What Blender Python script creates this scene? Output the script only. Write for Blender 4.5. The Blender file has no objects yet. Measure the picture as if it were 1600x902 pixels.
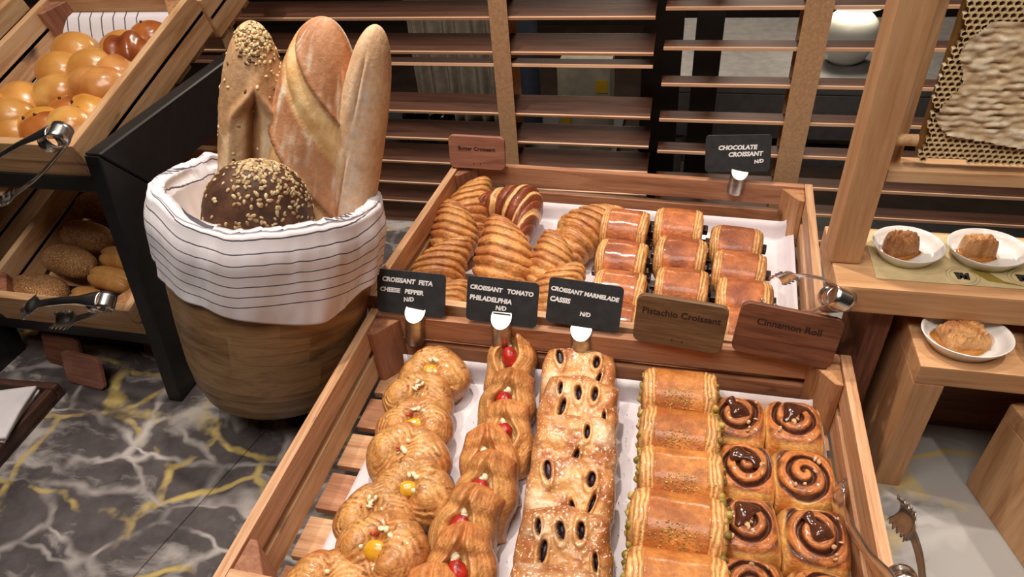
import bpy, bmesh, math, random
import numpy as np
from mathutils import Vector, Matrix, Euler
random.seed(5)
PI = math.pi
SC = bpy.context.scene
COL = SC.collection

# ------------------------------------------------------------------ camera
cam_d = bpy.data.cameras.new('camera')
cam = bpy.data.objects.new('camera', cam_d)
COL.objects.link(cam)
cam_d.sensor_width = 36.0
cam_d.lens = 1072.0 / 1600.0 * 36.0
cam_d.clip_start = 0.02
right = Vector((0.97076717, 0.2275269, -0.07643703))
down = Vector((0.08486635, -0.6232562, -0.77739913))
fwd = Vector((-0.22451907, 0.74818662, -0.62434604))
M = Matrix((right, -down, -fwd)).transposed().to_4x4()
M.translation = Vector((0, 0, 0.75))
cam.matrix_world = M
SC.camera = cam

# ------------------------------------------------------------------ world, lights, exposure
SC.view_settings.view_transform = 'Standard'
SC.view_settings.look = 'None'
SC.view_settings.gamma = 1.0
SC.view_settings.use_curve_mapping = False
SC.view_settings.exposure = 0.12
W = bpy.data.worlds.new('room_air')
SC.world = W
W.use_nodes = True
W.node_tree.nodes['Background'].inputs[0].default_value = (0.9, 0.8, 0.72, 1)
W.node_tree.nodes['Background'].inputs[1].default_value = 0.32

def spot(name, loc, aim, power, size=0.03, angle=70, col=(1, .86, .70), blend=.6):
    d = bpy.data.lights.new(name, 'SPOT')
    d.energy = power; d.color = col; d.shadow_soft_size = size
    d.spot_size = math.radians(angle); d.spot_blend = blend
    o = bpy.data.objects.new(name, d); COL.objects.link(o)
    o.location = loc
    o.rotation_euler = (Vector(aim) - Vector(loc)).to_track_quat('-Z', 'Y').to_euler()
    return o
def area(name, loc, aim, power, sx, sy, col=(1, .88, .74)):
    d = bpy.data.lights.new(name, 'AREA')
    d.energy = power; d.color = col; d.shape = 'RECTANGLE'; d.size = sx; d.size_y = sy
    o = bpy.data.objects.new(name, d); COL.objects.link(o)
    o.location = loc
    o.rotation_euler = (Vector(aim) - Vector(loc)).to_track_quat('-Z', 'Y').to_euler()
    return o
WARM = (1, .89, .79)
spot('ceiling_and_fill_spot', (-0.32, 0.95, 1.85), (-0.12, 0.55, 0.1), 66, .03, 52, WARM)
spot('ceiling_and_fill_spot', (-0.75, 0.70, 1.85), (-0.65, 0.6, 0.2), 34, .03, 75, WARM)
spot('ceiling_and_fill_spot', (0.75, 0.80, 1.85), (0.38, 0.62, 0.1), 40, .03, 50, WARM)
spot('ceiling_and_fill_spot', (0.62, -0.15, 1.75), (0.33, 0.69, 0.40), 20, .03, 34, WARM)  # fill spot added in front to brighten the honeycomb face
area('ceiling_panel', (-0.3, -0.1, 1.95), (-0.2, .6, 0), 18, 1.0, .7, (1, .9, .82))

# ------------------------------------------------------------------ helpers
def L(r, g=None, b=None):
    if g is None: r, g, b = r
    def f(c):
        c = c / 255.0
        return c / 12.92 if c <= .04045 else ((c + .055) / 1.055) ** 2.4
    return (f(r), f(g), f(b))
def L4(*c):
    return (*L(*c), 1.0)

def _hash(ix, iy, iz, seed):
    h = (ix * 374761393 + iy * 668265263 + iz * 2147483647 + seed * 1274126177) & 0xffffffff
    h = ((h ^ (h >> 13)) * 1274126177) & 0xffffffff
    h = (h ^ (h >> 16)) & 0xffffffff
    return h / 4294967295.0
def vn(P, seed=0):
    P = np.asarray(P, float)
    I = np.floor(P).astype(np.int64); F = P - I
    F = F * F * (3 - 2 * F)
    out = 0
    for a in (0, 1):
        for b in (0, 1):
            for c in (0, 1):
                w = (F[..., 0] if a else 1 - F[..., 0]) * (F[..., 1] if b else 1 - F[..., 1]) * (F[..., 2] if c else 1 - F[..., 2])
                out = out + w * _hash(I[..., 0] + a, I[..., 1] + b, I[..., 2] + c, seed)
    return out * 2 - 1
def fbm(P, sc=1., seed=0, oc=3):
    o = 0; a = 1.; t = 0
    for k in range(oc):
        o = o + a * vn(np.asarray(P) * sc * 2 ** k + 17.3 * k, seed + k); t += a; a *= .5
    return o / t
def sm(x, a, b):
    t = np.clip((x - a) / (b - a), 0, 1)
    return t * t * (3 - 2 * t)
def mixc(a, b, t):
    t = np.asarray(t)[..., None]
    return np.asarray(a) * (1 - t) + np.asarray(b) * t

def mk(name, verts, faces, mat=None, parent=None, smooth=True, col=None, uv=None):
    me = bpy.data.meshes.new(name)
    me.from_pydata([tuple(map(float, v)) for v in verts], [], [tuple(map(int, f)) for f in faces])
    me.validate(); me.update()
    if smooth:
        me.polygons.foreach_set('use_smooth', [True] * len(me.polygons))
    if col is not None:
        ca = me.color_attributes.new('Col', 'FLOAT_COLOR', 'POINT')
        c = np.ones((len(verts), 4)); c[:, :3] = np.asarray(col).reshape(-1, 3)
        ca.data.foreach_set('color', c.ravel())
    if uv is not None:
        ul = me.uv_layers.new(name='UVMap')
        li = np.empty(len(me.loops), dtype=np.int32); me.loops.foreach_get('vertex_index', li)
        ul.data.foreach_set('uv', np.asarray(uv)[li].ravel())
    if mat: me.materials.append(mat)
    o = bpy.data.objects.new(name, me); COL.objects.link(o)
    if parent: o.parent = parent
    return o
def bmobj(name, bm, mat, parent=None, smooth=False):
    me = bpy.data.meshes.new(name); bm.normal_update(); bm.to_mesh(me); bm.free()
    if smooth: me.polygons.foreach_set('use_smooth', [True] * len(me.polygons))
    if mat: me.materials.append(mat)
    o = bpy.data.objects.new(name, me); COL.objects.link(o)
    if parent: o.parent = parent
    return o
def join(parts):
    """concatenate (verts, faces, col) tuples"""
    V = []; F = []; C = []
    n = 0
    for v, f, c in parts:
        v = np.asarray(v).reshape(-1, 3); V.append(v); F += [tuple(i + n for i in ff) for ff in f]; n += len(v)
        C.append(np.asarray(c).reshape(-1, 3) if np.ndim(c) > 1 else np.tile(c, (len(v), 1)))
    return np.concatenate(V), F, np.concatenate(C)
def closed(P, C=None):
    """P (nu,nv,3): rows u open with both ends collapsed to poles, v wraps"""
    nu, nv = P.shape[:2]
    V = [P[0].mean(0)]; V += list(P[1:-1].reshape(-1, 3)); V.append(P[-1].mean(0))
    F = []
    idx = lambda i, j: 1 + (i - 1) * nv + (j % nv)
    for j in range(nv): F.append((0, idx(1, j + 1), idx(1, j)))
    for i in range(1, nu - 2):
        for j in range(nv): F.append((idx(i, j), idx(i, j + 1), idx(i + 1, j + 1), idx(i + 1, j)))
    last = len(V) - 1
    for j in range(nv): F.append((idx(nu - 2, j), idx(nu - 2, j + 1), last))
    CC = None
    if C is not None:
        CC = np.concatenate([C[0].mean(0)[None], C[1:-1].reshape(-1, 3), C[-1].mean(0)[None]])
    return np.array(V), F, CC
def grid(P, wrap=False):
    nu, nv = P.shape[:2]
    F = []
    for i in range(nu - 1):
        for j in range(nv if wrap else nv - 1):
            j2 = (j + 1) % nv
            F.append((i * nv + j, i * nv + j2, (i + 1) * nv + j2, (i + 1) * nv + j))
    return P.reshape(-1, 3), F
def lathe(prof, n=48, sx=1, sy=1):
    a = np.linspace(0, 2 * PI, n, endpoint=False)
    P = np.array([[(r * math.cos(t) * sx, r * math.sin(t) * sy, z) for t in a] for r, z in prof])
    return P
def empty(name, loc=(0, 0, 0), rot=(0, 0, 0)):
    o = bpy.data.objects.new(name, None); COL.objects.link(o)
    o.location = loc; o.rotation_euler = rot; o.empty_display_size = .02
    return o
def tag(o, label=None, cat=None, group=None, kind=None):
    if label: o['label'] = label
    if cat: o['category'] = cat
    if group: o['group'] = group
    if kind: o['kind'] = kind
    return o
def dup(root, loc, rot, label=None, group=None, scale=None):
    r = root.copy(); COL.objects.link(r); r.location = loc; r.rotation_euler = rot
    if label: r['label'] = label
    if group: r['group'] = group
    if scale: r.scale = (scale,) * 3 if isinstance(scale, (int, float)) else scale
    for ch in list(root.children):
        c = ch.copy(); COL.objects.link(c); c.parent = r
        for g in ch.children:
            d = g.copy(); COL.objects.link(d); d.parent = c
    return r
def place(o, loc, rot=(0, 0, 0), label=None, group=None, scale=None):
    o.location = loc; o.rotation_euler = rot
    if label: o['label'] = label
    if group: o['group'] = group
    if scale: o.scale = (scale,) * 3 if isinstance(scale, (int, float)) else scale
    return o
def boxbm(bm, size, loc=(0, 0, 0), rot=None, bev=.0):
    b = bmesh.new()
    bmesh.ops.create_cube(b, size=1)
    bmesh.ops.scale(b, vec=size, verts=b.verts)
    if bev > 0: bmesh.ops.bevel(b, geom=b.edges[:], offset=bev, segments=2, affect='EDGES', profile=.7)
    if rot is not None: bmesh.ops.rotate(b, cent=(0, 0, 0), matrix=Euler(rot).to_matrix(), verts=b.verts)
    bmesh.ops.translate(b, vec=loc, verts=b.verts)
    me = bpy.data.meshes.new('tmp'); b.to_mesh(me); b.free(); bm.from_mesh(me); bpy.data.meshes.remove(me)
def board(name, size, loc, mat, parent=None, rot=(0, 0, 0), bev=.0015):
    """box mesh centred on its own origin; grain runs along local X"""
    bm = bmesh.new(); boxbm(bm, size, bev=bev)
    o = bmobj(name, bm, mat, parent); o.location = loc; o.rotation_euler = rot
    return o
def beam(name, p, q, w, h, mat, parent=None, bev=.0015, roll=0):
    """board running from p to q, w across, h up"""
    p, q = Vector(p), Vector(q); d = q - p
    o = board(name, (d.length, w, h), (p + q) / 2, mat, parent, bev=bev)
    x = d.normalized(); z = Vector((0, 0, 1)); z = (z - x * z.dot(x))
    if z.length < 1e-4: z = Vector((0, 1, 0))
    z.normalize(); y = z.cross(x)
    o.rotation_euler = (Matrix((x, y, z)).transposed() @ Matrix.Rotation(roll, 3, 'X')).to_euler()
    return o
def rplate(name, w, h, t, r, mat, parent=None, n=6):
    """rounded rectangle in the local XZ plane, origin at bottom centre, thickness along Y"""
    pts = []
    for cx, cz, a0 in ((w / 2 - r, r, -90), (w / 2 - r, h - r, 0), (-w / 2 + r, h - r, 90), (-w / 2 + r, r, 180)):
        for k in range(n + 1):
            a = math.radians(a0 + 90 * k / n); pts.append((cx + r * math.cos(a), cz + r * math.sin(a)))
    bm = bmesh.new()
    f = bm.faces.new([bm.verts.new((x, -t / 2, z)) for x, z in pts])
    e = bmesh.ops.extrude_face_region(bm, geom=[f])
    bmesh.ops.translate(bm, vec=(0, t, 0), verts=[v for v in e['geom'] if isinstance(v, bmesh.types.BMVert)])
    bmesh.ops.recalc_face_normals(bm, faces=bm.faces)
    ed = [x for x in bm.edges if abs(x.verts[0].co.y - x.verts[1].co.y) < 1e-6]
    bmesh.ops.bevel(bm, geom=ed, offset=min(.0008, t * .3), segments=1, affect='EDGES')
    return bmobj(name, bm, mat, parent)
def text(name, body, size, loc, rot, mat, parent, shear=0., off=0.0, align='LEFT', ext=.0002, sp=1.0):
    c = bpy.data.curves.new(name, 'FONT'); c.body = body; c.size = size; c.shear = shear
    c.offset = off; c.extrude = ext; c.align_x = align; c.space_character = sp; c.resolution_u = 3
    t = bpy.data.objects.new('tmp', c); COL.objects.link(t)
    bpy.context.view_layer.update()
    me = bpy.data.meshes.new_from_object(t.evaluated_get(bpy.context.evaluated_depsgraph_get()))
    bpy.data.objects.remove(t); me.name = name
    me.materials.clear(); me.materials.append(mat)
    o = bpy.data.objects.new(name, me); COL.objects.link(o); o.location = loc; o.rotation_euler = rot; o.parent = parent
    return o

# ------------------------------------------------------------------ materials
def nt(name):
    m = bpy.data.materials.new(name); m.use_nodes = True
    t = m.node_tree; b = t.nodes['Principled BSDF']
    return m, t, b
def N(t, k, **kw):
    n = t.nodes.new(k)
    for a, v in kw.items():
        if a.startswith('i_'):
            n.inputs[int(a[2:])].default_value = v
        else: setattr(n, a, v)
    return n
def ramp(t, stops, src=None, interp='LINEAR'):
    r = N(t, 'ShaderNodeValToRGB'); r.color_ramp.interpolation = interp
    while len(r.color_ramp.elements) < len(stops): r.color_ramp.elements.new(.5)
    for e, (p, c) in zip(r.color_ramp.elements, stops):
        e.position = p; e.color = c if len(c) == 4 else (*c, 1)
    if src is not None: t.links.new(src, r.inputs[0])
    return r
def noise(t, vec, scale, detail=4, rough=.55, dist=0.):
    n = N(t, 'ShaderNodeTexNoise'); n.inputs['Scale'].default_value = scale
    n.inputs['Detail'].default_value = detail; n.inputs['Roughness'].default_value = rough
    n.inputs['Distortion'].default_value = dist
    if vec is not None: t.links.new(vec, n.inputs['Vector'])
    return n
def mapping(t, vec, scale=(1, 1, 1), rot=(0, 0, 0), loc=(0, 0, 0)):
    m = N(t, 'ShaderNodeMapping'); m.inputs['Scale'].default_value = scale
    m.inputs['Rotation'].default_value = rot; m.inputs['Location'].default_value = loc
    t.links.new(vec, m.inputs['Vector']); return m
def mixn(t, fac, a, b, typ='MIX'):
    m = N(t, 'ShaderNodeMix', data_type='RGBA', blend_type=typ)
    for k, v in ((0, fac), (6, a), (7, b)):
        if isinstance(v, (int, float)): m.inputs[k].default_value = v
        elif isinstance(v, tuple): m.inputs[k].default_value = v if len(v) == 4 else (*v, 1)
        else: t.links.new(v, m.inputs[k])
    return m.outputs[2]
def bump(t, b, h, strength=.3, dist=.001):
    n = N(t, 'ShaderNodeBump'); n.inputs['Strength'].default_value = strength; n.inputs['Distance'].default_value = dist
    t.links.new(h, n.inputs['Height']); t.links.new(n.outputs[0], b.inputs['Normal']); return n
def objcoord(t, rnd=True):
    tc = N(t, 'ShaderNodeTexCoord')
    if not rnd: return tc.outputs['Object']
    oi = N(t, 'ShaderNodeObjectInfo')
    ml = N(t, 'ShaderNodeMath', operation='MULTIPLY', i_1=7.3); t.links.new(oi.outputs['Random'], ml.inputs[0])
    va = N(t, 'ShaderNodeVectorMath', operation='ADD')
    t.links.new(tc.outputs['Object'], va.inputs[0]); t.links.new(ml.outputs[0], va.inputs[1])
    return va.outputs[0]
def wood(name, dark, mid, light, scale=1., rough=.5, spec=.35, knots=True):
    m, t, b = nt(name)
    oc = objcoord(t)
    mp = mapping(t, oc, (2.2 * scale, 26 * scale, 26 * scale))
    n1 = noise(t, mp.outputs[0], 2.2, 5, .6, 1.2)
    mp2 = mapping(t, oc, (9 * scale, 190 * scale, 190 * scale))
    n2 = noise(t, mp2.outputs[0], 2.0, 3, .6, .3)
    ad = N(t, 'ShaderNodeMath', operation='MULTIPLY_ADD', i_1=.75); t.links.new(n1.outputs[0], ad.inputs[0])
    ml = N(t, 'ShaderNodeMath', operation='MULTIPLY', i_1=.28); t.links.new(n2.outputs[0], ml.inputs[0]); t.links.new(ml.outputs[0], ad.inputs[2])
    r = ramp(t, [(.3, L4(*dark)), (.47, L4(*mid)), (.62, L4(*light)), (.78, L4(*mid))], ad.outputs[0])
    c = r.outputs[0]
    if knots:
        n3 = noise(t, mapping(t, oc, (5, 14, 14)).outputs[0], 2.1, 2, .5)
        r3 = ramp(t, [(.70, (0, 0, 0, 1)), (.78, (1, 1, 1, 1))], n3.outputs[0])
        c = mixn(t, r3.outputs[0], c, L4(*[int(q * .55) for q in dark]))
    t.links.new(c, b.inputs['Base Color'])
    b.inputs['Roughness'].default_value = rough; b.inputs['Specular IOR Level'].default_value = spec
    bump(t, b, ad.outputs[0], .25, .0015)
    return m
def plain(name, c, rough=.5, metal=0., spec=.5, nscale=0, namt=.15, bstr=0, coat=0., trans=0., sss=0.):
    m, t, b = nt(name)
    b.inputs['Base Color'].default_value = L4(*c)
    b.inputs['Roughness'].default_value = rough; b.inputs['Metallic'].default_value = metal
    b.inputs['Specular IOR Level'].default_value = spec; b.inputs['Coat Weight'].default_value = coat
    b.inputs['Coat Roughness'].default_value = .15
    b.inputs['Transmission Weight'].default_value = trans
    if sss: b.inputs['Subsurface Weight'].default_value = sss; b.inputs['Subsurface Scale'].default_value = .01
    if nscale:
        n = noise(t, objcoord(t), nscale, 4, .6)
        r = ramp(t, [(.3, L4(*[max(0, q * (1 - namt)) for q in c])), (.7, L4(*[min(255, q * (1 + namt)) for q in c]))], n.outputs[0])
        t.links.new(r.outputs[0], b.inputs['Base Color'])
        if bstr: bump(t, b, n.outputs[0], bstr, .001)
    return m
def bread(name, rough=.45, nscale=160, bstr=.35, coat=.0, namt=.22, coatr=.2, rnd=.12, dist=.001, speck=None, specknum=.6):
    """surface of baked dough: colours come from the mesh (crust, laminations), noise breaks them up"""
    m, t, b = nt(name)
    at = N(t, 'ShaderNodeAttribute', attribute_name='Col')
    oc = objcoord(t)
    n = noise(t, oc, nscale, 5, .65)
    n2 = noise(t, oc, nscale * .30, 4, .65)
    k = ramp(t, [(.25, (1 - namt, 1 - namt * 1.15, 1 - namt * 1.3)), (.75, (1 + namt, 1 + namt, 1 + namt * .9))], n.outputs[0])
    k2 = ramp(t, [(.3, (1 - namt, 1 - namt * 1.1, 1 - namt * 1.3)), (.7, (1 + namt * .7,) * 3)], n2.outputs[0])
    c = mixn(t, 1., at.outputs[0], k.outputs[0], 'MULTIPLY')
    c = mixn(t, 1., c, k2.outputs[0], 'MULTIPLY')
    oi = N(t, 'ShaderNodeObjectInfo')
    kr = ramp(t, [(0., (1 - rnd, 1 - rnd * 1.3, 1 - rnd * 1.5)), (1., (1 + rnd, 1 + rnd, 1 + rnd))], oi.outputs['Random'])
    c = mixn(t, 1., c, kr.outputs[0], 'MULTIPLY')
    if speck:
        ns = noise(t, oc, speck[1], 2, .5)
        rs = ramp(t, [(specknum, (0, 0, 0, 1)), (specknum + .06, (1, 1, 1, 1))], ns.outputs[0])
        c = mixn(t, rs.outputs[0], c, L4(*speck[0]))
    t.links.new(c, b.inputs['Base Color'])
    b.inputs['Roughness'].default_value = rough
    b.inputs['Coat Weight'].default_value = coat; b.inputs['Coat Roughness'].default_value = coatr
    b.inputs['Subsurface Weight'].default_value = .08; b.inputs['Subsurface Scale'].default_value = .006
    b.inputs['Subsurface Radius'].default_value = (1, .45, .2)
    bump(t, b, n.outputs[0], bstr, dist)
    return m

W_CR = wood('crate_wood', (150, 104, 72), (198, 148, 108), (220, 176, 136), 1.)
W_CRD = wood('crate_wood_brown', (122, 78, 54), (168, 116, 84), (192, 140, 106), 1.)
W_CRL = wood('crate_wood_pale', (160, 112, 74), (208, 162, 116), (226, 188, 146), .8)
W_BX = wood('display_wood', (160, 112, 74), (194, 146, 102), (208, 164, 120), .7, knots=False)
W_WAL = wood('walnut_wood', (74, 42, 32), (108, 66, 48), (134, 86, 62), 1.4, knots=False)
W_WALG = wood('olive_walnut_wood', (78, 58, 40), (106, 80, 56), (128, 98, 70), 1.4, knots=False)
W_PINK = wood('pear_wood', (120, 76, 60), (150, 100, 82), (168, 118, 98), 1.2, knots=False)
W_SL = wood('blind_wood', (62, 38, 28), (88, 55, 41), (106, 70, 53), .8, knots=False)
W_SLE = wood('blind_wood_lit_edge', (214, 160, 122), (230, 182, 144), (240, 198, 162), .8, knots=False)  # paler blind wood: light caught by the slat edges put into the colour
W_BK = wood('basket_wood', (100, 72, 46), (142, 108, 72), (172, 136, 94), .8, knots=False)
BLACK = plain('black_steel', (26, 25, 27), .45, nscale=60, namt=.2, bstr=.1)
DARK = plain('dark_frame', (22, 21, 23), .6, nscale=30, namt=.2)
STEEL = plain('polished_steel', (226, 224, 222), .26, 1., nscale=40, namt=.08)
BRUSH = plain('brushed_steel', (176, 172, 166), .34, 1., nscale=120, namt=.12, bstr=.06)
WHITE = plain('white_china', (236, 232, 226), .14, nscale=20, namt=.02, coat=.4)
PAPER = plain('white_paper', (226, 218, 222), .6, nscale=14, namt=.03, bstr=.15)
SLATE = plain('slate_board', (44, 47, 50), .55, nscale=70, namt=.18, bstr=.05)
CHALK = plain('chalk_white', (240, 240, 238), .8, nscale=200, namt=.04)
BURN = plain('burnt_lettering', (52, 28, 20), .8, nscale=200, namt=.1)
TAPE = plain('ladder_tape', (190, 150, 110), .85, nscale=200, namt=.08, bstr=.4)
# ------------------------------------------------------------------ marble
def marble(name, base, lightc, goldw, dark=0.5):
    m, t, b = nt(name)
    tc = N(t, 'ShaderNodeTexCoord')
    oc = tc.outputs['Object']
    wn = noise(t, oc, 5., 4, .55)
    wv = N(t, 'ShaderNodeVectorMath', operation='MULTIPLY_ADD'); wv.inputs[1].default_value = (.13, .13, .1)
    t.links.new(wn.outputs[1], wv.inputs[0]); t.links.new(oc, wv.inputs[2])
    P = mapping(t, wv.outputs[0], (6.2, 12.5, 6), (0, 0, .2)).outputs[0]
    # cloudy light patches, drawn out sideways
    n1 = noise(t, mapping(t, wv.outputs[0], (4.5, 11, 6), (0, 0, .12)).outputs[0], 1.3, 6, .60, .3)
    r1 = ramp(t, [(dark, (0, 0, 0, 1)), (dark + .12, (1, 1, 1, 1))], n1.outputs[0])
    n0 = noise(t, oc, 22., 5, .6)
    rb = ramp(t, [(.3, L4(*[q * .82 for q in base])), (.7, L4(*[min(255, q * 1.15) for q in base]))], n0.outputs[0])
    c = mixn(t, r1.outputs[0], rb.outputs[0], L4(*lightc))
    # pale cracks round the dark shards
    v = N(t, 'ShaderNodeTexVoronoi', feature='DISTANCE_TO_EDGE'); v.inputs['Scale'].default_value = 1.1
    t.links.new(P, v.inputs['Vector'])
    r2 = ramp(t, [(0, (1, 1, 1, 1)), (.018, (.8, .8, .8, 1)), (.055, (0, 0, 0, 1))], v.outputs['Distance'])
    n2 = noise(t, oc, 9., 3, .6)
    k2 = N(t, 'ShaderNodeMath', operation='MULTIPLY'); t.links.new(r2.outputs[0], k2.inputs[0])
    rr = ramp(t, [(.38, (0, 0, 0, 1)), (.6, (1, 1, 1, 1))], n2.outputs[0]); t.links.new(rr.outputs[0], k2.inputs[1])
    c = mixn(t, k2.outputs[0], c, L4(*[min(255, q * 1.08) for q in lightc]))
    # gold veins
    v3 = N(t, 'ShaderNodeTexVoronoi', feature='DISTANCE_TO_EDGE'); v3.inputs['Scale'].default_value = .95
    t.links.new(mapping(t, wv.outputs[0], (5.4, 8.8, 6), (0, 0, .5), (3, 1, 0)).outputs[0], v3.inputs['Vector'])
    r3 = ramp(t, [(0, (1, 1, 1, 1)), (goldw, (.85, .85, .85, 1)), (goldw * 2.2, (0, 0, 0, 1))], v3.outputs['Distance'])
    n3 = noise(t, oc, 7.5, 4, .65)
    rm = ramp(t, [(.46, (0, 0, 0, 1)), (.58, (1, 1, 1, 1))], n3.outputs[0])
    k3 = N(t, 'ShaderNodeMath', operation='MULTIPLY'); t.links.new(r3.outputs[0], k3.inputs[0]); t.links.new(rm.outputs[0], k3.inputs[1])
    c = mixn(t, k3.outputs[0], c, L4(198, 174, 108))
    t.links.new(c, b.inputs['Base Color'])
    b.inputs['Roughness'].default_value = .16
    return m
MAR = marble('dark_marble', (88, 82, 82), (172, 165, 160), .020, .54)
MARL = marble('pale_marble', (120, 118, 117), (164, 161, 157), .022, .36)

def slab(name, pts, z0, z1, mat, parent, bev=.0008):
    bm = bmesh.new()
    f = bm.faces.new([bm.verts.new((x, y, z0)) for x, y in pts])
    e = bmesh.ops.extrude_face_region(bm, geom=[f])
    bmesh.ops.translate(bm, vec=(0, 0, z1 - z0), verts=[v for v in e['geom'] if isinstance(v, bmesh.types.BMVert)])
    bmesh.ops.recalc_face_normals(bm, faces=bm.faces)
    bmesh.ops.bevel(bm, geom=bm.edges[:], offset=bev, segments=1, affect='EDGES')
    return bmobj(name, bm, mat, parent)
ct = empty('countertop', (0, 0, 0)); tag(ct, 'dark grey marble buffet counter with white and gold veins under the bread displays', 'counter')
slab('slab', [(-2.0, -.2), (-.700, -.2), (-.499, .785), (-.40, 1.085), (-2.0, 1.085)], -.03, 0, MAR, ct)
slab('slab', [(-.699, -.2), (.21, -.2), (.21, 1.085), (-.399, 1.085), (-.498, .785)], -.03, 0, MAR, ct)
o = slab('slab', [(.211, -.2), (1.4, -.2), (1.4, 1.085), (.211, 1.085)], -.03, 0, MARL, ct); o['label'] = 'pale grey marble slab with thin gold veins'
bm = bmesh.new(); boxbm(bm, (3.3, 1.25, .86), (-.3, .445, -.462), bev=.002)
o = bmobj('cabinet', bm, DARK, ct)
# room shell
def struct(name, size, loc, mat):
    bm = bmesh.new(); boxbm(bm, size, (0, 0, 0)); o = bmobj(name, bm, mat); o.location = loc; o['kind'] = 'structure'; return o
WALLM = plain('dark_wall_paint', (44, 36, 32), .8, nscale=4, namt=.2)
FLM = plain('floor_boards', (60, 48, 40), .5, nscale=6, namt=.2)
CEM = plain('ceiling_paint', (90, 84, 80), .9, nscale=4, namt=.1)
struct('floor', (7, 7, .05), (-.2, 1.6, -.925), FLM)
struct('ceiling', (7, 7, .05), (-.2, 1.6, 2.225), CEM)
struct('wall_back', (7, .1, 3.1), (-.2, 5.05, .65), WALLM)
struct('wall_front', (7, .1, 3.1), (-.2, -1.85, .65), WALLM)
struct('wall_left', (.1, 6.8, 3.1), (-3.65, 1.6, .65), WALLM)
struct('wall_right', (.1, 6.8, 3.1), (3.25, 1.6, .65), WALLM)

# ------------------------------------------------------------------ wooden blinds behind the counter
def blind(label, x0, x1, y0, zs, w, tapes, dz, parent_loc):
    r = empty('wooden_blind', parent_loc); tag(r, label, 'blind', 'wooden blinds behind the crates')
    for z, tilt in zs:
        s = board('slat', (x1 - x0, w, .0022), ((x0 + x1) / 2, 0, z), W_SL, r, rot=(tilt, 0, 0), bev=.0008)
        e = board('lit_slat_edge', (x1 - x0, .0030, .0056), (0, -w / 2, 0), W_SLE, s, bev=.0008)  # pale strip paints the light along the slat's front edge
    for tx in tapes:
        for dy, nm in ((-w / 2 - .004, 'ladder_tape'), (w / 2 + .004, 'ladder_tape')):
            bm = bmesh.new(); boxbm(bm, (dz, .0012, zs[-1][0] - zs[0][0] + .5), bev=.0003)
            o = bmobj(nm, bm, TAPE, r); o.location = (tx, dy, (zs[0][0] + zs[-1][0]) / 2 + .02)
    return r
zl = [.382 + .055 * k for k in range(3, -1, -1)]
T = math.radians
left_z = [(-.115, T(22)), (-.06, T(22)), (0.000, T(22)), (.055, T(22)), (.086, T(22)), (.147, T(22)), (.205, T(22)), (.287, T(-12)), (.322, T(22)), (.382, T(20)), (.44, T(20)), (.50, T(20))]
left_z = [(-.115, T(22)), (-.06, T(22)), (-.004, T(22)), (.043, T(22)), (.093, T(22)), (.147, T(22)), (.205, T(22)), (.288, T(-8)), (.322, T(22)), (.382, T(20)), (.44, T(20)), (.50, T(20))]
blind('wide wooden slatted blind at the left with brown slats tilted towards the crates', -1.75, -.062, 1.2, left_z, .05, (-.87, -.328, -1.4), .033, (0, 1.2, 0))
rz = [(-.10, T(3)), (-.045, T(3)), (.014, T(3)), (.070, T(3)), (.133, T(3)), (.196, T(3)), (.262, T(3)), (.325, T(3)), (.39, T(3)), (.45, T(3))]
blind('narrower wooden slatted blind at the right with slats lying almost flat', -.046, 1.3, 1.2, rz, .034, (.186, .85), .042, (0, 1.19, 0))
# dark window frame and its posts behind the blinds
wf = empty('window_1', (0, 1.36, 0)); wf['kind'] = 'structure'
for x, w_ in ((-1.9, .09), (-.055, .075), (.03, .05), (1.3, .09)):
    board('window_post', (1.5, w_, .05), (x, 0, .32), DARK, wf, rot=(0, PI / 2, PI / 2), bev=.003)
board('window_sill', (3.4, .12, .06), (-.3, 0, -.17), DARK, wf)
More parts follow.
